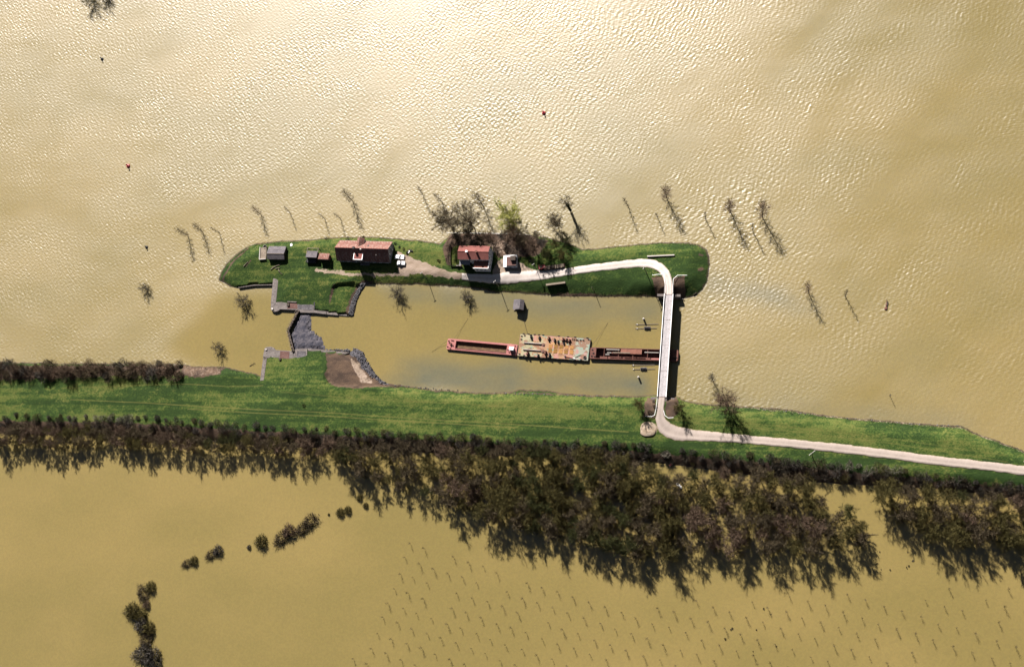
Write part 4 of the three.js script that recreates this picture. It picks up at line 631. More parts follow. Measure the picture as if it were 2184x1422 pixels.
for (const [a, b, ya, yb, lab] of [[[921, 750], [953, 727], 0.05, 0.9, 'mooring line from the west end of the pink barge to the south-west'], [[998, 679], [968, 722], 0.05, 0.9, 'mooring line from the pink barge to the north'], [[1114, 670], [1125, 714], 0.05, 1.05, 'mooring line from the pontoon towards the harbour hut'], [[1297, 688], [1262, 738], 0.05, 1.4, 'mooring line from the brown barge to the north']]) {
  const p = G(...a, ya), q = G(...b, yb), m = p.clone().add(q).multiplyScalar(0.5); m.y -= 0.25;
  tag(mesh('mooring_line', new THREE.TubeGeometry(new THREE.CatmullRomCurve3([p, m, q]), 14, 0.045, 4), M.darkWood), lab, 'rope', 'mooring lines in the harbour');
}
// guide rafts and mooring posts beside the bridge
for (const [px, py, lab] of [[1380, 696.5, 'half-sunk guide raft of two thin beams, north of the brown barge'], [1372, 783.5, 'half-sunk guide raft of two thin beams, south of the brown barge']]) {
  const q = G(px, py), t = thing('guide_raft', lab, 'raft', q, -0.04, 'guide rafts by the bridge'), s = py < 740 ? 1 : -1;
  mesh('beam', bx(9.6, 0.14, 0.16, 0, 0.1, -1.0), M.paleWood, t); mesh('beam', bx(9.0, 0.14, 0.16, -s * 0.4, 0.1, 0.75), M.paleWood, t);
  mesh('platform', metreUV(bx(2.6, 0.3, 1.2, 0.2, 0.2, 0.6)), M.concrete, t);
  for (let k = 0; k < 4; k++) mesh('drum', cyl(0.27, 0.27, 0.7, -0.75 + k * 0.6, 0.6, 0.55, 10), M.dark, t);
  for (const z of [-1.0, 0.75]) mesh('pile', cyl(0.12, 0.12, 1.6, -4, -0.2, z, 8), M.whitePaint, t);
}
for (const [px, py, lab] of [[1374, 682, 'pale-topped mooring post north of the brown barge'], [1363, 806, 'pale-topped mooring post south of the brown barge']]) {
  const t = thing('mooring_post', lab, 'post', G(px, py), 0, 'mooring posts in the harbour'); mesh('pile', cyl(0.36, 0.4, 3.2, 0, 0.2, 0, 10), M.darkWood, t); mesh('cap', new THREE.ConeGeometry(0.42, 0.3, 10).translate(0, 1.95, 0), M.paleConcrete, t);
}
// ───────────────────────── vegetation ─────────────────────────
class Twigs {                                       // collects slivers, tapered limbs and leaf flakes into one geometry
  constructor() { this.p = []; this.n = []; }
  tri(a, b, c, n) { for (const q of [a, b, c]) { this.p.push(q.x, q.y, q.z); this.n.push(n.x, n.y, n.z); } }
  sliver(a, dir, len, w) {
    const s = V3(ra(-1, 1), ra(-1, 1), ra(-1, 1)).cross(dir).normalize().multiplyScalar(w / 2), n = s.clone().cross(dir).normalize(); if (n.y < 0) n.negate();
    this.tri(a.clone().add(s), a.clone().sub(s), a.clone().addScaledVector(dir, len), n);
  }
  flake(c, s) {
    const u = V3(ra(-1, 1), ra(-1, 1), ra(-1, 1)).normalize(), v = V3(ra(-1, 1), ra(-1, 1), ra(-1, 1)).cross(u).normalize(), n = u.clone().cross(v).normalize(); if (n.y < 0) n.negate();
    this.tri(c.clone().addScaledVector(u, s), c.clone().addScaledVector(u, -s * 0.5).addScaledVector(v, s * 0.6), c.clone().addScaledVector(u, -s * 0.4).addScaledVector(v, -s * 0.6), n);
  }
  limb(a, b, r0, r1, n = 4) {
    const d = b.clone().sub(a).normalize(), s = (Math.abs(d.y) < 0.9 ? V3(0, 1, 0) : V3(1, 0, 0)).cross(d).normalize(), t = d.clone().cross(s), ring = (c, r) => Array.from({ length: n }, (_, i) => c.clone().addScaledVector(s, r * Math.cos(i / n * 6.2832)).addScaledVector(t, r * Math.sin(i / n * 6.2832)));
    const A = ring(a, r0), B = ring(b, r1);
    for (let i = 0; i < n; i++) { const j = (i + 1) % n, na = A[i].clone().add(A[j]).sub(a).sub(a).normalize(); this.tri(A[i], A[j], B[i], na); this.tri(A[j], B[j], B[i], na); }
  }
  geo() { const g = new THREE.BufferGeometry(); g.setAttribute('position', new THREE.Float32BufferAttribute(this.p, 3)); g.setAttribute('normal', new THREE.Float32BufferAttribute(this.n, 3)); const uv = new Float32Array(this.p.length / 3 * 2); for (let i = 0; i < uv.length / 2; i++) { uv[i * 2] = this.p[i * 3] * 0.3 + this.p[i * 3 + 2] * 0.2; uv[i * 2 + 1] = this.p[i * 3 + 1] * 0.3; } g.setAttribute('uv', new THREE.BufferAttribute(uv, 2)); return g; }
}
const randDir = (up) => V3(ra(-1, 1), ra(-1, 1) + up, ra(-1, 1)).normalize();
// a leafless tree of unit seed: trunk with limbs, and a crown of twigs
function bareTree({ H, R, clear = 0.25, limbs = 9, twigs = 1600, lean = 0.05, w = 0.07, tr = 0.02, flakes = 0, top = 1.0, thin = 1 }) {
  const T = new Twigs(), K = new Twigs(), tips = [];
  const ax = []; let p = V3(0, -0.8, 0); const dir = V3(ra(-lean, lean), 1, ra(-lean, lean)).normalize();
  for (let i = 0; i <= 7; i++) { ax.push(p.clone()); p = p.clone().addScaledVector(dir, (H * 0.86 + 0.8) / 7).add(V3(ra(-1, 1) * H * 0.012, 0, ra(-1, 1) * H * 0.012)); }
  const rad = (f) => H * tr * Math.pow(1 - f * 0.93, 0.8) + 0.02;
  for (let i = 0; i < 7; i++) T.limb(ax[i], ax[i + 1], rad(i / 7), rad((i + 1) / 7), 6);
  for (let k = 0; k < limbs; k++) {
    const f = lerp(clear, 0.97, (k + rnd() * 0.6) / limbs), i = Math.min(6, Math.floor(f * 7)), a = ax[i].clone().lerp(ax[i + 1], f * 7 - i), az = k * 2.4 + ra(-0.5, 0.5);
    const g = (f - clear) / (1 - clear), reach = R * (0.35 + 0.75 * Math.sin(Math.PI * clamp(0.18 + g * 0.72))) * ra(0.75, 1.15), up = lerp(0.45, 1.3, g) * top;
    let q = a; const d = V3(Math.cos(az), up, Math.sin(az)).normalize(); let r = rad(f) * 0.5 * thin; const L = reach * 1.15;
    for (let s = 0; s < 3; s++) {
      const b = q.clone().addScaledVector(d, L / 3).add(V3(ra(-0.1, 0.1) * L * 0.4, s * 0.02 * L, ra(-0.1, 0.1) * L * 0.4)); T.limb(q, b, r, r * 0.62, 4); r *= 0.62;
      for (let j = 0; j < 3; j++) { const e = q.clone().lerp(b, rnd()), dd = d.clone().add(randDir(0.35).multiplyScalar(1.15)).normalize(), l2 = L * ra(0.28, 0.55), c = e.clone().addScaledVector(dd, l2); K.limb(e, c, Math.max(0.022, r * 0.5), 0.01, 3); tips.push([e, c, dd, l2]); }
      q = b;
    }
    tips.push([a.clone().lerp(q, 0.5), q, d, L * 0.5]);
  }
  tips.push([ax[5], ax[7], dir, H * 0.2]);
  for (let k = 0; k < twigs; k++) { const [a, b, d, l] = tips[k % tips.length], c = a.clone().lerp(b, Math.sqrt(rnd())), e = d.clone().multiplyScalar(0.55).add(randDir(0.3)).normalize(); K.sliver(c, e, ra(0.6, 1.3) * Math.min(1.6, 0.45 + l * 0.5), w * ra(0.6, 1.3)); }
  for (let k = 0; k < flakes; k++) { const [a, b] = tips[k % tips.length], c = a.clone().lerp(b, ra(0.1, 1.1)).add(randDir(0).multiplyScalar(ra(0, 0.55))); K.flake(c, ra(0.09, 0.2)); }
  return [T.geo(), K.geo()];
}
function bushGeo({ R, H, n = 700, w = 0.09, flakes = 0, rx = 1 }) {
  const S = new Twigs(), K = new Twigs();
  for (let k = 0; k < 14; k++) { const a = ra(0, 6.28), o = V3(Math.cos(a) * R * 0.35 * rx * rnd(), -0.4, Math.sin(a) * R * 0.35 * rnd()), e = V3(Math.cos(a) * R * rx * ra(0.3, 0.75), H * ra(0.5, 0.9), Math.sin(a) * R * ra(0.3, 0.75)); S.limb(o, e, 0.07, 0.025, 4); }
  for (let k = 0; k < n + flakes; k++) {
    const a = ra(0, 6.28), ph = Math.acos(ra(-0.1, 1)), q = Math.cbrt(ra(0.08, 1)) * (0.8 + 0.3 * Math.sin(a * 3 + R) * Math.sin(ph * 4)), c = V3(Math.cos(a) * Math.sin(ph) * R * q * rx, Math.cos(ph) * H * q, Math.sin(a) * Math.sin(ph) * R * q); if (c.y < 0) c.y = ra(0, 0.3);
    if (k < n) K.sliver(c.clone().multiplyScalar(0.82), c.clone().normalize().add(randDir(0.5)).normalize(), ra(0.4, 1.0), w * ra(0.7, 1.5)); else K.flake(c, ra(0.1, 0.22));
  }
  return [S.geo(), K.geo()];
}
const bark = M.bark, leafMat = (a, b, k = 0.5) => { const m = mottle(a, b, { bump: 0, n: 64, rough: 0.95, k }); m.side = THREE.DoubleSide; return m; };
const TW = { brown: leafMat([0.178, 0.134, 0.078], [0.115, 0.089, 0.052]), pink: leafMat([0.25, 0.165, 0.11], [0.165, 0.115, 0.078]), olive: leafMat([0.17, 0.14, 0.045], [0.115, 0.10, 0.034]), grey: leafMat([0.17, 0.15, 0.125], [0.105, 0.092, 0.078]), dark: leafMat([0.095, 0.08, 0.055], [0.062, 0.053, 0.038]), green: leafMat([0.46, 0.45, 0.10], [0.38, 0.385, 0.09], 0.95), moss: leafMat([0.095, 0.098, 0.03], [0.06, 0.065, 0.022]), pale: leafMat([0.40, 0.36, 0.28], [0.26, 0.23, 0.17]), ivy: leafMat([0.03, 0.045, 0.015], [0.02, 0.03, 0.012]) };
TW.green = new THREE.MeshPhysicalMaterial({ map: TW.green.map, roughness: 0.95, transmission: 0.45, thickness: 0, side: THREE.DoubleSide });
function plant(name, label, cat, group, geos, mat, pos, s = 1, turn = ra(0, 6.28), partNames = ['trunk', 'crown']) {
  const t = thing(name, label, cat, pos, turn, group); t.scale.setScalar(s);
  mesh(partNames[0], geos[0], bark, t); mesh(partNames[1], geos[1], mat, t); return t;
}
const right = toWorld(V3(1, 0, 0)), upv = toWorld(V3(0, 1, 0)), fwd = toWorld(V3(0, 0, -1));
const toPixel = (p) => { const v = p.clone().sub(eye), d = v.dot(fwd); return [CX + F * v.dot(right) / d, CY - F * v.dot(upv) / d]; };
// foot and height of an upright thing in the water from the pixels of its top and of its shadow's end
function upright(top, end) {
  let best = null; const e = G(...end);
  for (let H = 1; H < 20; H += 0.1) { const g = e.clone().addScaledVector(shadeDir, -SHADE * H), q = toPixel(g.clone().setY(H)), d = Math.hypot(q[0] - top[0], q[1] - top[1]); if (!best || d < best.d) best = { d, H, g }; }
  return best;
}
// slender trees in the river north and east of the island: pixel of the top, pixel of the shadow's end
const slim = [0, 1, 2, 3].map((k) => bareTree({ H: 10, R: [1.0, 1.4, 0.8, 1.7][k], clear: 0.1, limbs: [20, 24, 16, 26][k], twigs: [420, 620, 300, 950][k], tr: 0.011, w: 0.05, top: 1.0, lean: 0.06, thin: 0.6 }));
for (const [top, end, k, mat, label] of [
  [[372, 484], [416, 562], 1, 'brown', 'slender bare tree in the river, westernmost of three off the west tip of the island'], [[413, 474], [447, 552], 1, 'brown', 'slender bare tree in the river, middle one of three off the west tip'], [[450, 478], [482, 548], 2, 'brown', 'slender bare tree in the river, easternmost of three off the west tip'],
  [[528, 444], [572, 512], 1, 'pink', 'slender bare tree in the river, straight north of the grey shed'], [[603, 440], [632, 500], 2, 'brown', 'small bare tree in the river north of the white sheet on the grass'], [[678, 453], [706, 510], 2, 'brown', 'thin bare tree at the shore north of the red-roofed hut'], [[711, 452], [741, 512], 2, 'brown', 'thin bare tree just west of the tall one north of the long house'], [[720, 410], [775, 500], 1, 'brown', 'tall slender tree at the shore right behind the long house'],
  [[883, 398], [918, 462], 0, 'brown', 'thin bare tree in the river north of the parked cars'],
  [[1322, 422], [1368, 506], 2, 'brown', 'thin bare tree in the river, first one east of the island grove'], [[1398, 450], [1421, 506], 2, 'grey', 'very thin bare tree just west of the dense tall tree off the east end'], [[1412, 396], [1458, 505], 3, 'pink', 'dense tall bare tree in the river north of the long concrete beam'], [[1498, 452], [1528, 520], 2, 'grey', 'very thin tree in the river north of the island east end'],
  [[1550, 424], [1596, 535], 3, 'pink', 'tall bare tree in the river, western of the two large ones off the east end'], [[1600, 476], [1634, 556], 2, 'brown', 'thin bare tree between the two large trees east of the island'], [[1616, 434], [1670, 556], 3, 'pink', 'tall bare tree in the river, eastern of the two large ones off the east end'],
  [[1720, 606], [1761, 702], 1, 'pink', 'bare tree in open water east of the bridge, near the driftwood'], [[1797, 618], [1833, 694], 2, 'brown', 'smaller bare tree in open water, nearest to the floating driftwood'], [[1891, 842], [1912, 872], 2, 'grey', 'small drowned tree by the shore north of the eastern road'],
]) { const b = upright(top, end); plant('slender_tree', label, 'tree', null, slim[k], TW[mat], b.g, b.H / 10); }
// round-headed drowned trees
const roundTree = [0, 1, 2].map((k) => bareTree({ H: 4, R: 3.1, clear: 0.03, limbs: 18, twigs: 2600, tr: 0.012, w: 0.05, lean: 0.1, top: 0.8 }));
for (const [px, py, H, mat, label] of [[524, 645, 4.2, 'grey', 'broad drowned tree off the low stone wall at the south-west shore'], [313, 618, 3.0, 'grey', 'small drowned tree in the river far west of the island'], [470, 745, 3.2, 'grey', 'small drowned tree near the embankment west of the lock'], [852, 630, 4.0, 'grey', 'dark drowned tree in the harbour south of the parked cars'], [999, 636, 3.5, 'grey', 'dark drowned tree in the harbour south of the white house'], [199, 4, 4.8, 'moss', 'greenish drowned tree at the top edge of the river'], [228, -4, 4.6, 'dark', 'dark drowned tree next to the greenish one at the top edge']])
  plant('drowned_tree', label, 'tree', null, roundTree[Math.floor(rnd() * 3)], TW[mat], G(px, py), H / 4);
// the grove on the island and single trees on land: foot pixel, height
const oak = [0, 1, 2, 3, 4, 5].map((k) => bareTree({ H: 11, R: [4.1, 3.6, 4.4, 3.8, 3.3, 4.2][k], clear: [0.3, 0.2, 0.28, 0.15, 0.2, 0.35][k], limbs: 17, twigs: 5000, w: 0.055, tr: 0.018, thin: 0.9, lean: 0.1, flakes: k % 2 ? 260 : 0 }));
for (const [px, py, H, k, mat, label] of [
  [967, 489, 16, 0, 'brown', 'big spreading bare tree at the shore north-west of the white house'], [1013, 487, 16, 2, 'brown', 'big bare tree at the shore straight behind the white house'], [1004, 506, 7.5, 4, 'brown', 'lower bare tree between the two big ones and the white house'], [1049, 512, 7, 3, 'pink', 'brown shrubby tree close to the north-east corner of the white house'],
  [1101, 506, 10, 1, 'pink', 'brown bare tree below the willow, north of the garage'], [1145, 506, 5.5, 4, 'brown', 'small reddish tree east of the green willow'], [1143, 536, 8, 5, 'pink', 'brown bare tree above the red trailer by the track'], [1190, 483, 10.5, 1, 'brown', 'light bare tree in the water next to the ivy-clad one'], [1186, 527, 7, 0, 'olive', 'light bare tree at the shore above the woodpile'], [1172, 548, 6.5, 3, 'moss', 'greenish low tree over the middle of the woodpile'], [1212, 520, 6.5, 3, 'moss', 'greenish tree at the east end of the grove shore'], [1076, 512, 6, 4, 'grey', 'greyish small tree between the tall tree and the garage'], [980, 508, 7, 3, 'brown', 'brown tree just behind the north-west corner of the white house'], [1030, 516, 6, 5, 'brown', 'low brown tree close behind the east half of the white house'], [1120, 520, 6.5, 2, 'brown', 'brown tree on the bare ground north-east of the garage'], [1160, 522, 6.5, 1, 'grey', 'greyish tree on the bare ground north of the red trailer'], [1203, 548, 6, 5, 'olive', 'olive low tree by the east end of the woodpile'],
  [1550, 868, 12, 2, 'pink', 'large bare tree beside the eastern road, its shadow across it'], [1366, 867, 6.5, 5, 'olive', 'bare tree west of the embankment end of the bridge'], [1453, 873, 6.5, 1, 'olive', 'bare tree east of the embankment end of the bridge'],
]) { const p = P(px, py); plant(k === 'slim' ? 'tall_tree' : 'bare_tree', label, 'tree', null, k === 'slim' ? slim[1] : oak[k], TW[mat], p, k === 'slim' ? H / 10 : H / 11); }
{ const b = upright([999, 410], [1066, 535]); plant('tall_tree', 'very tall slender tree in the water behind the white house', 'tree', null, slim[1], TW.brown, b.g, b.H / 10); const c = upright([926, 408], [964, 492]); plant('tall_tree', 'slender tree in the water north-west of the grove', 'tree', null, slim[0], TW.brown, c.g, c.H / 10); }
{ const b = upright([1507, 806], [1544, 866]); plant('slender_tree', 'slim tree at the waterline just north-west of the large roadside tree', 'tree', null, slim[3], TW.grey, b.g, b.H / 10); }
{ // dark ivy-clad tree and the green willow
  const t = plant('ivy_tree', 'bare tree with a thick dark ivy-clad trunk at the east end of the grove', 'tree', null, bareTree({ H: 11, R: 3.0, clear: 0.55, limbs: 14, twigs: 800, w: 0.07, tr: 0.024 }), TW.brown, upright([1200, 424], [1250, 532]).g, 1.1);
  const iv = new Twigs(); for (let k = 0; k < 900; k++) { const y = ra(0.5, 7.8), a = ra(0, 6.28), r = ra(0.15, 0.55 + 0.5 * Math.exp(-((y - 6.8) ** 2))); iv.flake(V3(Math.cos(a) * r, y, Math.sin(a) * r), ra(0.14, 0.28)); } mesh('ivy', iv.geo(), TW.ivy, t);
  plant('willow_tree', 'round yellow-green willow coming into leaf behind the garage', 'tree', null, bareTree({ H: 9.5, R: 4.6, clear: 0.08, limbs: 22, twigs: 2200, flakes: 12000, w: 0.06, tr: 0.012, thin: 0.4 }), TW.green, G(1092, 472), 1.25);
}
// shrubs: the hedge along the south foot of the embankment, the thicket on the river side, bushes about the yard
const bush = [0, 1, 2, 3, 4, 5].map((k) => bushGeo({ R: [2.4, 2.9, 1.9, 3.2, 2.6, 2.1][k], H: [3.4, 3.9, 2.6, 3.2, 4.6, 3.0][k], n: 800, w: 0.065, rx: [1, 1.5, 1.2, 1.3, 1, 1.7][k] }));
const alongPx = (line, x) => { for (let i = 0; i + 1 < line.length; i++) if (x <= line[i + 1][0]) return lerp(line[i][1], line[i + 1][1], (x - line[i][0]) / (line[i + 1][0] - line[i][0])); return line.at(-1)[1]; };
{
  const top = [[-60, 884], [250, 888], [540, 908], [900, 926], [1100, 936], [1360, 952], [1500, 968], [1600, 974], [1760, 985], [1960, 1010], [2240, 1048]], low = [[-60, 918], [250, 922], [540, 940], [900, 956], [1100, 966], [1360, 980], [1500, 1000], [1760, 1024], [1960, 1040], [2240, 1064]];
  let n = 0; const sector = (x) => (x < 385 ? 'opposite the river thicket' : x < 560 ? 'west of the lock' : x < 830 ? 'south of the lock' : x < 1110 ? 'south of the pink barge' : x < 1380 ? 'south of the pontoon and dark barge' : x < 1720 ? 'by the road junction' : 'along the eastern road');
  for (let row = 0; row < 3; row++) for (let x = -30 + row * 7; x < 2215; x += ra(12, [27, 34, 40][row])) {
    if (x > 1395 && x < 1440 && row < 2) continue;
    const y = lerp(alongPx(top, x), alongPx(low, x), row * 0.38 + ra(-0.08, 0.26)), pale = row === 0 && ((x > 135 && x < 290 && rnd() < 0.75) || (x > 1760 && x < 1960 && rnd() < 0.4) || rnd() < 0.05), mat = pale ? 'pale' : row === 0 ? (rnd() < 0.5 ? 'grey' : 'brown') : row === 1 ? (rnd() < 0.45 ? 'dark' : 'grey') : (rnd() < 0.5 ? 'dark' : 'olive');
    plant('hedge_shrub', (pale ? 'pale blossoming hedge shrub ' : ['brownish shrub on the grass side of the hedge ', 'dark shrub in the middle of the hedge ', 'dark shrub on the water side of the hedge '][row]) + sector(x), 'shrub', (pale ? 'blossoming hedge shrubs ' : ['outer hedge shrubs ', 'middle hedge shrubs ', 'inner hedge shrubs '][row]) + sector(x), bush[Math.floor(rnd() * 6)], TW[mat], P(x, y), ra(0.55, 1.3) * (row === 0 ? 0.78 : 0.95), ra(0, 6.28), ['stems', 'foliage']);
  }
  for (let row = 0; row < 2; row++) for (let x = -20 + row * 10; x < 384; x += ra(9, 17)) plant('thicket_shrub', 'bare brown shrub in the ' + (x < 130 ? 'west' : x < 260 ? 'middle' : 'east') + ' part of the river thicket, ' + (row ? 'grass' : 'water') + ' side', 'shrub', 'thicket shrubs ' + (x < 130 ? 'west' : x < 260 ? 'middle' : 'east') + (row ? ' grass side' : ' water side'), bush[n++ % 6], TW[rnd() < 0.45 ? 'pink' : rnd() < 0.6 ? 'brown' : 'grey'], P(x, (row ? 798 : 783) + ra(-5, 6) - (x > 250 ? 2 : 0)), ra(1.0, 1.6), ra(0, 6.28), ['stems', 'foliage']);
  for (const [x, y, H, lab] of [[98, 794, 6.0, 'taller bare tree rising west of the middle of the river thicket'], [150, 794, 6.8, 'tallest bare tree in the river thicket'], [290, 786, 5, 'thin bare tree rising from the east half of the river thicket'], [40, 792, 5, 'bare tree rising from the west end of the river thicket']]) plant('bare_tree', lab, 'tree', null, oak[Math.floor(rnd() * 6)], TW.pink, P(x, y), H / 11);
  plant('dark_shrub', 'dark evergreen shrub closing the east end of the river thicket', 'shrub', null, bushGeo({ R: 2.6, H: 3.2, n: 500, flakes: 1500, w: 0.1 }), TW.ivy, P(366, 790), 1, 0, ['stems', 'foliage']); plant('dark_shrub', 'small dark shrub at the very east tip of the river thicket', 'shrub', null, bushGeo({ R: 1.2, H: 1.6, n: 250, flakes: 500 }), TW.dark, P(386, 783), 1, 0, ['stems', 'foliage']);
}
for (const [x, y, s, mat, label] of [[843, 520, 0.35, 'dark', 'dark little bush at the north-east corner of the long house'], [852, 527, 0.3, 'grey', 'grey bush north of the white car'], [861, 531, 0.3, 'moss', 'green bush between the cars and the river'], [868, 540, 0.35, 'dark', 'dark bush by the yard east of the white car'], [742, 512, 0.5, 'grey', 'bare bush against the north wall of the long house'], [775, 506, 0.4, 'moss', 'green bush behind the cross gable of the long house'], [697, 509, 0.45, 'moss', 'dark green bush at the shore west of the long house'], [936, 556, 0.4, 'moss', 'bush on the grass west of the white house'], [1020, 524, 0.6, 'brown', 'bush against the back of the white house'], [1080, 534, 0.6, 'pink', 'brown bush north of the garage'], [1125, 545, 0.6, 'pink', 'brown bush east of the garage'], [1135, 556, 0.5, 'grey', 'grey bush between the garage and the red machine'], [1122, 528, 0.6, 'brown', 'brown bush on the bare ground below the willow'], [1160, 540, 0.6, 'moss', 'green bush north of the woodpile'], [1215, 548, 0.6, 'moss', 'green bush east of the woodpile'], [1398, 868, 0.5, 'brown', 'brown bush beside the bridge approach, west side'], [1388, 880, 0.5, 'brown', 'brown bush under the bare tree west of the bridge approach'], [1441, 876, 0.45, 'pink', 'brown bush beside the bridge approach, east side'], [648, 865, 0.35, 'moss', 'single low bush on the open embankment grass'], [1395, 856, 0.45, 'pale', 'pale bush at the water by the embankment end of the bridge']]) plant('bush', label, 'bush', null, bush[Math.floor(rnd() * 6)], TW[mat], P(x, y), s, ra(0, 6.28), ['stems', 'foliage']);
// relics of a hedgerow in the flooded field
const mound = [0, 1, 2].map((k) => bushGeo({ R: 2.3, H: [1.9, 2.7, 2.3][k], n: 1000, flakes: 160, w: 0.06, rx: [1.6, 1, 1.25][k] }));
for (const [x, y, s, k, mat, turn, label] of [
  [726, 1093, 0.75, 1, 'olive', 0, 'western one of two small bushes in the flooded field, near the wood'], [742, 1088, 0.7, 1, 'olive', 0, 'eastern one of two small bushes in the flooded field, near the wood'], [767, 1062, 0.55, 1, 'olive', 0, 'dark bush in the water at the corner of the wood'], [780, 1078, 0.5, 1, 'olive', 0, 'tiny dark bush off the corner of the wood'], [701, 1097, 0.22, 1, 'olive', 0, 'tiny tuft between the long brown hedge piece and the two small bushes'],
  [662, 1112, 1.15, 0, 'brown', 0.55, 'north-eastern piece of the brown hedge in the flooded field'], [645, 1128, 1.0, 0, 'brown', 0.55, 'second piece from the north-east of the brown hedge'], [618, 1133, 1.2, 1, 'pink', 0.5, 'tallest reddish piece of the brown hedge'], [600, 1148, 1.1, 0, 'brown', 0.7, 'south-western piece of the brown hedge'], [558, 1155, 1.15, 1, 'olive', 0, 'round dark bush west of the brown hedge'], [531, 1167, 0.4, 1, 'grey', 0, 'tiny tuft west of the round dark bush'],
  [450, 1183, 0.8, 0, 'brown', 0.5, 'brownish low bush in front of the round one'], [466, 1174, 0.9, 1, 'grey', 0.4, 'bush at the north-east end of the middle bush group'], [398, 1202, 0.7, 0, 'brown', 0.3, 'pale-topped bush at the west end of the middle bush group'], [414, 1196, 0.8, 1, 'olive', 0, 'olive bush in the west of the middle bush group'], [305, 1266, 1.1, 0, 'brown', -1.2, 'brown northern bush of the south-western bush group'], [322, 1252, 1.0, 1, 'olive', 0, 'olive bush at the north-east of the south-western bush group'], [313, 1290, 0.7, 1, 'pink', 0, 'small reddish bush in the south-western bush group'],
  [283, 1303, 1.4, 1, 'olive', 0, 'spiky dark bush at the west of the south-western bush group'], [300, 1312, 1.2, 2, 'olive', 0, 'dark bush east of the spiky one'], [303, 1335, 1.2, 1, 'grey', 0, 'grey bush in the middle of the south-western bush group'], [318, 1340, 1.2, 1, 'olive', 0, 'dark round bush in the south-western bush group'], [312, 1365, 1.2, 0, 'brown', 1.4, 'reddish bush near the bottom edge'], [306, 1395, 1.6, 2, 'grey', 0, 'broad grey bush at the bottom edge, western one'], [328, 1402, 1.6, 1, 'grey', 0, 'broad grey bush at the bottom edge, eastern one'],
]) plant('field_bush', label, 'bush', null, mound[k], TW[mat], G(x, y), s * 1.45, turn, ['stems', 'foliage']);

// the flooded wood south of the embankment
const wood = [0, 1, 2, 3, 4, 5, 6].map((k) => bareTree({ H: 10.5, R: [2.7, 3.1, 2.5, 3.4, 2.9, 2.3, 3.0][k], clear: [0.3, 0.22, 0.2, 0.35, 0.15, 0.2, 0.3][k], limbs: 15, twigs: 3200, w: 0.06, tr: 0.012, lean: 0.14, thin: 0.6, flakes: [0, 200, 0, 120, 300, 0, 100][k] }));
{
  const zones = [
    [[[-60, 918], [250, 922], [540, 942], [720, 952], [720, 972], [540, 964], [250, 950], [-60, 944]], 3.0, [7, 10.5], 'bare tree in water along the western hedge', 'trees in the water by the western hedge', 84],
    [[[700, 950], [900, 956], [1100, 966], [1290, 974], [1390, 992], [1405, 1022], [1440, 1035], [1520, 1012], [1600, 1016], [1740, 1034], [1735, 1050], [1760, 1078], [1810, 1100], [1850, 1140], [1840, 1158], [1780, 1165], [1700, 1172], [1560, 1180], [1480, 1172], [1385, 1190], [1290, 1170], [1180, 1145], [1060, 1110], [960, 1080], [870, 1048], [790, 1012], [740, 985]], 4.15, [8.5, 13], 'bare tree of the large flooded wood', 'trees of the large flooded wood', 215],
    [[[1850, 1040], [1960, 1050], [2060, 1062], [2240, 1080], [2240, 1170], [2130, 1160], [2060, 1150], [1990, 1148], [1945, 1115], [1890, 1070]], 4.1, [9, 13], 'bare tree of the smaller flooded wood', 'trees of the smaller flooded wood', 60],
  ];
  let n = 0;
  for (const [px, gap, [h0, h1], label, group, most] of zones) {
    const g = pixelPoly(px), xs = g.map((p) => p.x), zs = g.map((p) => p.z), put = [];
    for (let t = 0; t < 9000 && put.length < most; t++) {
      const x = ra(Math.min(...xs), Math.max(...xs)), z = ra(Math.min(...zs), Math.max(...zs)); if (!inside(g, x, z)) continue;
      const q = gap * (0.75 + 0.55 * fbm(x * 0.06, z * 0.06, 2)); if (put.some((p) => Math.hypot(p[0] - x, p[1] - z) < q)) continue;
      put.push([x, z]);
      const c = fbm(x * 0.045 + 9, z * 0.06, 3) + ra(-0.18, 0.18), mat = c > 0.66 ? 'pink' : c > 0.53 ? 'brown' : c > 0.38 ? 'olive' : c > 0.3 ? 'brown' : 'moss';
      const [wx, wy] = toPixel(V3(x, 0, z)), part = label.startsWith('bare tree in') ? (wx < 170 ? 'far west' : wx < 330 ? 'opposite the river thicket' : wx < 500 ? 'west of the lock' : 'south of the lock') : label.includes('large') ? (wx < 830 ? 'in its west corner' : wx < 960 ? 'south-west of the pink barge' : wx < 1100 ? 'south of the pink barge' : wx < 1250 ? 'south of the pontoon' : wx < 1400 ? 'south of the dark barge' : wx < 1550 ? 'below the road junction' : wx < 1700 ? 'in its east part' : 'at its east tip') : wx < 2040 ? 'in its west half' : 'in its east half', deep = label.includes('large') && wy > alongPx([[700, 1000], [870, 1010], [1100, 1045], [1300, 1075], [1900, 1095]], wx) ? ', field side' : '';
      plant('wood_tree', label + ', ' + part + deep, 'tree', group + ', ' + part + deep, wood[n++ % 7], TW[mat], V3(x, 0, z), ra(h0, h1) / 10.5);
    }
  }
}
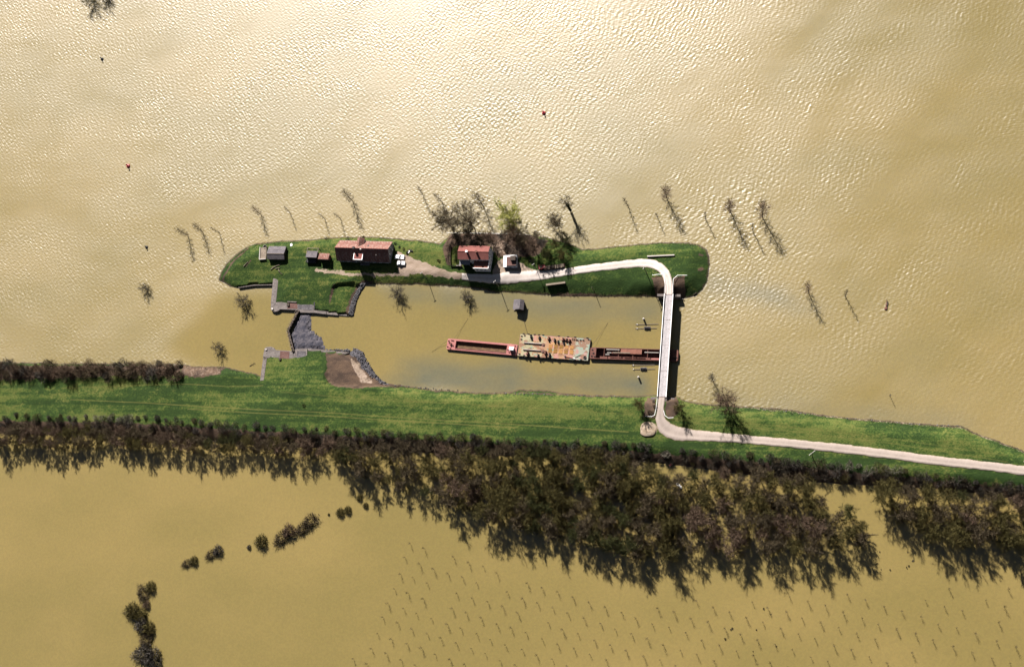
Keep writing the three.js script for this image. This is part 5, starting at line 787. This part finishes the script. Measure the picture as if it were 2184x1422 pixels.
// saplings of the drowned plantation, in their rows
{
  const sap = [0, 1, 2, 3].map((k) => { const T = new Twigs(), K = new Twigs(); T.limb(V3(0, -0.6, 0), V3(ra(-0.15, 0.15), 1.9, ra(-0.15, 0.15)), 0.035, 0.015, 3); for (let i = 0; i < 76; i++) { const y = ra(0.3, 2.1); K.sliver(V3(ra(-0.25, 0.25), y, ra(-0.25, 0.25)), randDir(0.9), ra(0.5, 1.0), 0.028); } return [T.geo(), K.geo()]; });
  const o = G(1048, 1362), a = G(1048 + 32.3, 1362 + 11.2).sub(o), b = G(1048 + 11.5, 1362 - 33).sub(o), field = pixelPoly([[866, 1130], [1000, 1178], [1090, 1205], [1250, 1250], [1380, 1290], [1480, 1280], [1600, 1282], [1800, 1250], [1880, 1265], [2230, 1235], [2230, 1450], [735, 1450]]);
  let n = 0;
  for (let i = -16; i < 42; i++) for (let j = -16; j < 26; j++) {
    const p = o.clone().addScaledVector(a, i).addScaledVector(b, j).add(V3(ra(-0.45, 0.45), 0, ra(-0.45, 0.45))); if (!inside(field, p.x, p.z)) continue;
    const [px] = toPixel(p); if (rnd() < (px > 1900 ? 0.22 : px > 1650 ? 0.08 : 0.03)) continue;
    plant('sapling', 'young bare sapling in the rows of the flooded plantation', 'sapling', 'saplings of the flooded plantation', sap[n++ % 4], TW.brown, p, ra(0.8, 1.4));
  }
  // drowned shrubs whose tops just show
  for (let k = 0; k < 18; k++) { const [cx, cy, rx, ry] = k < 10 ? [1915, 1185, 50, 35] : k < 19 ? [1600, 1345, 75, 50] : [1850, 1290, 110, 30]; plant('drowned_shrub', k < 10 ? 'top of a drowned shrub in the water gap between the two woods' : k < 19 ? 'top of a drowned shrub scattered among the plantation rows' : 'top of a drowned shrub south of the smaller wood', 'shrub', k < 10 ? 'drowned shrub tops between the woods' : k < 19 ? 'drowned shrub tops in the plantation' : 'drowned shrub tops by the smaller wood', mound[k % 3], TW[k % 2 ? 'grey' : 'brown'], G(cx + ra(-rx, rx), cy + ra(-ry, ry)), ra(0.08, 0.22), ra(0, 6), ['stems', 'foliage']); }
}
// dead reeds and weeds at the waterlines
{
  const K = new Twigs(); for (let i = 0; i < 10; i++) K.sliver(V3(ra(-0.3, 0.3), 0, ra(-0.3, 0.3)), randDir(1.6), ra(0.4, 0.9), 0.07);
  const lines = [[[480, 568], [545, 520], [700, 507], [850, 509], [940, 519]], [[1245, 532], [1300, 528], [1400, 518], [1490, 521]], [[790, 603], [950, 609], [1060, 621], [1200, 629], [1395, 631]], [[840, 823], [1050, 839], [1150, 833], [1330, 846], [1390, 846]], [[1455, 855], [1570, 867], [1780, 889], [1950, 905], [2050, 909], [2184, 963]], [[395, 783], [500, 789], [550, 803]]], spots = [];
  for (const l of lines) for (let i = 0; i + 1 < l.length; i++) { const a = G(...l[i]), b = G(...l[i + 1]), L = a.distanceTo(b); for (let k = 0; k < L * 3.2; k++) { const p = a.clone().lerp(b, rnd()).add(V3(ra(-1, 1), 0, ra(-0.9, 0.9))); const h = heightAt(p.x, p.z); if (h > -0.1) spots.push([p.x, Math.max(0, h), p.z]); } }
  const im = new THREE.InstancedMesh(K.geo(), leafMat([0.24, 0.18, 0.10], [0.12, 0.10, 0.05]), spots.length), m = new THREE.Matrix4(), q = new THREE.Quaternion();
  spots.forEach(([x, y, z], i) => { q.setFromAxisAngle(V3(0, 1, 0), ra(0, 6.28)); const s = ra(0.5, 1.1); m.compose(V3(x, y, z), q, V3(s, s, s)); im.setMatrixAt(i, m); });
  im.name = 'reeds'; tag(im, 'dead reeds and weeds along the shores', null, null, 'stuff'); im.castShadow = im.receiveShadow = true; scene.add(im);
}

// ───────────────────────── poles, cars, things about the yard ─────────────────────────
{
  const pole = (label, p, H, arm, turn) => { const t = thing('utility_pole', label, 'pole', p, turn); mesh('shaft', cyl(0.11, 0.17, H + 0.6, 0, H / 2 - 0.3, 0, 8), M.pole, t); if (arm) { mesh('crossarm', bx(arm, 0.16, 0.18, 0, H - 0.3, 0), M.paleConcrete, t); for (const s of [-0.45, -0.2, 0.2, 0.45]) mesh('insulator', cyl(0.06, 0.08, 0.2, s * arm, H - 0.12, 0, 6), M.whitePaint, t); } return t; };
  pole('wooden pole with a pale crossarm by the hedge below the eastern road', P(1733, 973), 8.2, 3.0, 0.62);
  pole('wooden pole with a crossarm on the slope by the bend of the island track', P(1380, 584), 9, 1.8, 1.0);
  pole('wooden pole on the bank south of the white house', P(1064, 611), 7.5, 1.4, 0.6);
  pole('wooden pole on the bank south of the yard gravel', P(909, 592), 7, 1.2, 0.6);
  pole('wooden pole beside the track by the woodpile', P(1144, 573), 6.2, 1.2, 0.5);
  pole('short pole at the waterline of the harbour bank', P(1267, 620), 5, 0, 0);
  const car = (label, p, turn, body, L = 4.1, W = 1.72) => {
    const t = thing('parked_car', label, 'car', p, turn);
    const prof = new THREE.Shape(); [[-L / 2, 0.3], [-L / 2, 0.75], [-L / 2 + 0.15, 0.92], [L / 2 - 1.35, 0.95], [L / 2 - 0.15, 0.8], [L / 2, 0.6], [L / 2, 0.3]].forEach(([x, y], i) => prof[i ? 'lineTo' : 'moveTo'](x, y));
    mesh('body', new THREE.ExtrudeGeometry(prof, { depth: W - 0.16, bevelEnabled: true, bevelSize: 0.06, bevelThickness: 0.08, bevelSegments: 2 }).translate(0, 0, -W / 2 + 0.08), body, t);
    const cab = new THREE.Shape(); [[-L / 2 + 0.45, 0.9], [-L / 2 + 0.75, 1.42], [L / 2 - 2.1, 1.45], [L / 2 - 1.3, 0.92]].forEach(([x, y], i) => cab[i ? 'lineTo' : 'moveTo'](x, y));
    mesh('windows', new THREE.ExtrudeGeometry(cab, { depth: W - 0.34, bevelEnabled: true, bevelSize: 0.03, bevelThickness: 0.06, bevelSegments: 1 }).translate(0, 0, -W / 2 + 0.17), M.glass, t);
    mesh('roof', rbx(L - 2.75, 0.07, W - 0.3, -0.62, 1.5, 0, 0.03), body, t);
    for (const x of [-L / 2 + 0.8, L / 2 - 0.8]) for (const z of [-1, 1]) { const w = mesh('wheel', new THREE.CylinderGeometry(0.31, 0.31, 0.2, 14).rotateX(Math.PI / 2).translate(x, 0.31, z * (W / 2 - 0.08)), M.rubber, t); mesh('rim', new THREE.CylinderGeometry(0.18, 0.18, 0.02, 10).rotateX(Math.PI / 2).translate(x, 0.31, z * (W / 2 + 0.025)), M.steel, w); }
    for (const z of [-1, 1]) { mesh('headlight', rbx(0.08, 0.14, 0.32, L / 2 + 0.03, 0.66, z * (W / 2 - 0.3), 0.03), M.paleConcrete, t); mesh('tail_light', rbx(0.06, 0.2, 0.2, -L / 2 - 0.05, 0.72, z * (W / 2 - 0.22), 0.03), M.red, t); }
    mesh('bumper', rbx(0.12, 0.2, W - 0.1, L / 2 + 0.05, 0.42, 0, 0.05), M.dark, t);
  };
  const white = new THREE.MeshPhysicalMaterial({ color: C3([0.78, 0.77, 0.76]), roughness: 0.4, clearcoat: 0.6, clearcoatRoughness: 0.1 });
  car('white car parked east of the long house, the northern of two', P(853, 549), -0.12, white, 4.3, 1.75); car('smaller white car parked east of the long house, the southern of two', P(856.5, 562), -0.1, white, 3.6, 1.6);
  // white sheet, timbers, scrap
  { const p = P(621, 523), g = new THREE.IcosahedronGeometry(1, 3), q = g.attributes.position; for (let i = 0; i < q.count; i++) { const v = V3().fromBufferAttribute(q, i), f = 0.75 + 0.5 * fbm(v.x * 1.4 + 5, v.z * 1.4 + v.y, 3); q.setXYZ(i, v.x * 0.62 * f, Math.max(0, v.y) * 0.4 * f, v.z * 1.05 * f * (v.z > 0 ? 0.9 : 0.8)); } g.computeVertexNormals(); const t = thing('white_sheet', 'crumpled white sheet lying on the grass north-east of the grey shed', 'sheet', p, 0.35); mesh('cloth', g, M.whitePaint, t); }
  let k = 0;
  for (const [x, y, L, turn, lab, m] of [[590, 567, 4.6, 0.28, 'long pale timber on the grass south of the grey shed', 'paleWood'], [583, 571, 3.2, 0.5, 'shorter pale timber beside the long one south of the shed', 'paleWood'], [592, 572, 2.4, 0.1, 'third timber of the heap south of the shed', 'paleWood'], [598, 582, 2.6, -0.7, 'brown log on the grass north of the quay wall', 'darkWood'], [595, 577, 1.4, -1.1, 'short log near the north end of the quay wall', 'paleWood'], [524, 563, 3.0, 0.75, 'thin branch lying on the grass near the west tip', 'paleWood'], [1483, 626, 1.6, 0.6, 'dark branch floating off the south-east tip of the island', 'darkWood'], [563, 768, 1.6, 1.2, 'plank at the water beside the embankment lock head', 'paleWood'], [674, 712, 1.0, 1.5, 'dark stake lying on the stone bar behind the gate', 'darkWood']]) { const t = thing('timber', lab, 'timber', P(x, y).add(V3(0, 0.15, 0)), turn); mesh('beam', bar(V3(-L / 2, 0, 0), V3(L / 2, 0.1, 0), 0.16, 0.11, 7), M[m], t); mesh('branch_stub', bar(V3(L * 0.1, 0.05, 0), V3(L * 0.3, 0.25, 0.35), 0.06, 0.04, 5), M[m], t); k++; }
  { const t = thing('concrete_beam', 'long pale concrete beam lying on the grass at the east end of the island', 'beam', P(1410, 546), -0.04); mesh('beam', rbx(11.4, 0.6, 0.5, 0, 0.45, 0, 0.04), M.paleConcrete, t); for (const x of [-4.8, 0, 4.8]) mesh('support', bx(0.5, 0.4, 0.8, x, 0.1, 0), M.concrete, t); }
  { const t = thing('low_wall', 'low straight wall with a pale top on the bank south of the track', 'wall', P(1186, 606), 0.05); mesh('wall_block', metreUV(rbx(8.2, 1.0, 0.7, 0, 0.4, 0, 0.04)), M.darkWood, t); mesh('coping', rbx(8.4, 0.12, 0.85, 0, 0.95, 0, 0.03), M.paleWood, t); }
  { const t = thing('woodpile', 'long pile of brown logs north of the track under the grove', 'woodpile', P(1183, 570), 0.06); for (let r = 0; r < 3; r++) for (let i = 0; i < 22 - r; i++) { const s = ra(0.16, 0.24); mesh('log', new THREE.CylinderGeometry(s, s * 0.95, ra(1.3, 1.7), 7).rotateX(Math.PI / 2).translate(-4.6 + i * 0.43 + r * 0.2, 0.2 + r * 0.34, ra(-0.15, 0.15)), rnd() < 0.5 ? M.rustPlate : rnd() < 0.5 ? M.darkWood : M.paleWood, t); } }
  { const t = thing('red_trailer', 'red farm trailer at the west end of the woodpile', 'trailer', P(1157, 571), 0.1); mesh('bed', metreUV(bx(2.9, 0.5, 1.5, 0, 0.85, 0)), M.red, t); mesh('side_board', [bx(2.9, 0.4, 0.08, 0, 1.25, -0.72), bx(2.9, 0.4, 0.08, 0, 1.25, 0.72), bx(0.08, 0.4, 1.5, -1.43, 1.25, 0)], M.red, t); mesh('load', rbx(1.2, 0.4, 1.1, -0.4, 1.25, 0, 0.1), M.darkWood, t); for (const z of [-0.8, 0.8]) for (const x of [-0.8, 0.8]) mesh('wheel', new THREE.CylinderGeometry(0.38, 0.38, 0.2, 12).rotateX(Math.PI / 2).translate(x, 0.38, z), M.rubber, t); mesh('drawbar', bar(V3(1.4, 0.7, 0), V3(2.6, 0.5, 0), 0.06), M.steel, t); }
  { const t = thing('scrap_heap', 'small heap of black and white scrap on the grass east of the white car', 'scrap', P(873, 536), 0.3); for (const [x, z, s, m] of [[-0.8, 0, 0.7, 'dark'], [0, 0.1, 0.55, 'whitePaint'], [0.7, -0.1, 0.75, 'dark'], [0.1, -0.6, 0.5, 'rustPlate'], [-0.5, 0.6, 0.45, 'whitePaint'], [1.3, 0.4, 0.6, 'dark']]) mesh('scrap_piece', rbx(s, s * 0.8, s * 0.9, x, s * 0.35, z, 0.08), M[m], t); }
  { const t = thing('garden_fence', 'brown garden fence around the lawn west of the white house', 'fence', P(962, 568), 0); const pts = [[962, 526], [961.5, 547], [962, 568], [975, 568.5], [986, 569]].map(([x, y]) => P(x, y).sub(t.position)); for (let i = 0; i + 1 < pts.length; i++) { mesh('rail', bar(pts[i].clone().add(V3(0, 0.9, 0)), pts[i + 1].clone().add(V3(0, 0.9, 0)), 0.07), M.darkWood, t); mesh('board_panel', (() => { const d = pts[i + 1].clone().sub(pts[i]), L = d.length(); return bx(L, 0.8, 0.06).rotateY(Math.atan2(-d.z, d.x)).translate((pts[i].x + pts[i + 1].x) / 2, (pts[i].y + pts[i + 1].y) / 2 + 0.45, (pts[i].z + pts[i + 1].z) / 2); })(), M.rustPlate, t); } pts.forEach((p) => mesh('post', cyl(0.09, 0.09, 1.4, p.x, p.y + 0.5, p.z, 6), M.darkWood, t)); }
  { const t = thing('stacked_boards', 'short stack of pinkish boards by the garden fence', 'boards', P(979, 567), 0.05); for (let i = 0; i < 4; i++) mesh('board', bx(2.2, 0.12, 0.5, ra(-0.1, 0.1), 0.1 + i * 0.14, ra(-0.1, 0.1)), i % 2 ? M.paleConcrete : M.pinkHull, t); }
  { const t = thing('shore_railing', 'thin white railing along the shore behind the grove', 'railing', P(952, 505).setY(0.3), 0); const pts = [[952, 496], [990, 497], [1030, 497.5], [1060, 498], [1095, 499.5], [1123, 500]].map(([x, y]) => G(x, y, 1.2).setY(1.3).sub(t.position)); for (let i = 0; i + 1 < pts.length; i++) mesh('rail', bar(pts[i], pts[i + 1], 0.08), M.whitePaint, t); pts.forEach((p) => mesh('post', cyl(0.06, 0.06, 1.6, p.x, p.y - 0.8, p.z, 6), M.steel, t)); }
  { const p = P(1383, 915), t = thing('sand_heap', 'pale flattened heap of sand and rubble beside the road junction', 'heap', p, 0); const g = new THREE.SphereGeometry(1, 28, 12, 0, 6.2832, 0, 1.7), q = g.attributes.position; for (let i = 0; i < q.count; i++) { const x = q.getX(i), y = q.getY(i), z = q.getZ(i), f = 0.82 + 0.4 * fbm(x * 1.3 + 9, z * 1.3, 3); q.setXYZ(i, x * f * 3.3, y * 0.75 * (0.6 + 0.8 * fbm(x * 2.5, z * 2.5, 3)), z * f * 3.3); } g.computeVertexNormals(); mesh('heap_body', metreUV(g), mottle([0.60, 0.48, 0.36], [0.36, 0.26, 0.17], { bump: 0.04 }), t); for (let i = 0; i < 26; i++) { const a = ra(0, 6.28), r = ra(0.8, 3.2); mesh('stone', new THREE.DodecahedronGeometry(ra(0.12, 0.3), 0).translate(Math.cos(a) * r, 0.62 - r * 0.17, Math.sin(a) * r), M.paleConcrete, t); } }
  { const p = P(1421, 968), t = thing('brush_heap', 'heap of dry brush at the edge of the wood below the road junction', 'heap', p, 0); const g = bushGeo({ R: 2.3, H: 1.2, n: 900, w: 0.12 }); mesh('twigs', g[1], TW.pale, t); mesh('stems', g[0], bark, t); const r = thing('red_barrel', 'red barrel lying by the brush heap at the edge of the wood', 'barrel', P(1431, 991).add(V3(0, 0.5, 0)), 0.9); mesh('drum', new THREE.CylinderGeometry(0.42, 0.42, 1.3, 14).rotateZ(Math.PI / 2), M.red, r); mesh('rim', [new THREE.TorusGeometry(0.43, 0.04, 6, 14).rotateY(Math.PI / 2).translate(0.64, 0, 0), new THREE.TorusGeometry(0.43, 0.04, 6, 14).rotateY(Math.PI / 2).translate(-0.64, 0, 0)], M.steel, r); }
  { const t = thing('upturned_skiff', 'small white skiff upside down at the edge of the wood', 'boat', G(1449, 1036, 0.4).setY(0.25), -0.8); const g = new THREE.SphereGeometry(1, 16, 8, 0, 6.2832, 0, 1.57).scale(1.5, 0.5, 0.6); mesh('hull', g, M.whitePaint, t); mesh('keel', bx(2.4, 0.12, 0.08, 0, 0.47, 0), M.greyWall, t); }
  // floats and driftwood
  const buoy = (label, px, py, mat, s = 1, grp) => { const t = thing('buoy', label, 'buoy', G(px, py), 0.2, grp); t.scale.setScalar(s); mesh('float', new THREE.LatheGeometry([[0.01, -0.4], [0.8, -0.3], [0.95, 0.1], [0.8, 0.45], [0.35, 0.7], [0.01, 0.75]].map(([x, y]) => new THREE.Vector2(x, y)), 16), mat, t); mesh('mast', cyl(0.12, 0.3, 1.2, 0, 1.2, 0, 8), mat, t); mesh('topmark', new THREE.ConeGeometry(0.4, 0.5, 10).translate(0, 2.0, 0), mat, t); };
  buoy('red buoy in the river straight north of the garage', 1160, 241, M.red, 0.95); buoy('red buoy in the river far north-west of the island', 273, 354, M.red, 1.05); buoy('dark buoy near the upper left corner of the river', 217, 126, M.dark, 0.85); buoy('dark buoy in the river west of the three slender trees', 312, 527, M.dark, 0.8);
  { const t = thing('driftwood', 'brown tangle of driftwood floating east of the bare trees in open water', 'driftwood', G(1892, 650), 1.3); for (let i = 0; i < 7; i++) mesh('branch', bar(V3(ra(-1.8, 0), ra(0, 0.2), ra(-0.5, 0.5)), V3(ra(0.3, 2.2), ra(0, 0.5), ra(-0.7, 0.7)), 0.16, 0.05), i % 2 ? M.brownHull : M.darkWood, t); mesh('root_plate', new THREE.DodecahedronGeometry(0.65, 1).scale(1, 0.5, 1).translate(-1.6, 0.1, 0), M.brownHull, t); }
  for (const [x, y, L, turn, lab] of [[1835, 1128, 7, -0.75, 'thin drifting trunk in the water gap, leaning north-west'], [1857, 1140, 6, 0.08, 'thin drifting trunk in the water gap, lying east-west'], [538, 777, 3.2, 0.5, 'drifting branch in the water west of the embankment lock head']]) { const t = thing('drift_trunk', lab, 'log', G(x, y), turn); mesh('trunk', bar(V3(-L / 2, 0.05, 0), V3(L / 2, 0.25, 0), 0.12, 0.05), M.darkWood, t); for (let i = 0; i < 4; i++) mesh('branch', bar(V3(-L / 4 + i * L / 6, 0.12, 0), V3(-L / 4 + i * L / 6 + 0.7, 0.3, (i % 2 ? 1 : -1) * 0.8), 0.05, 0.02), M.darkWood, t); }
}
renderer.render(scene, camera);
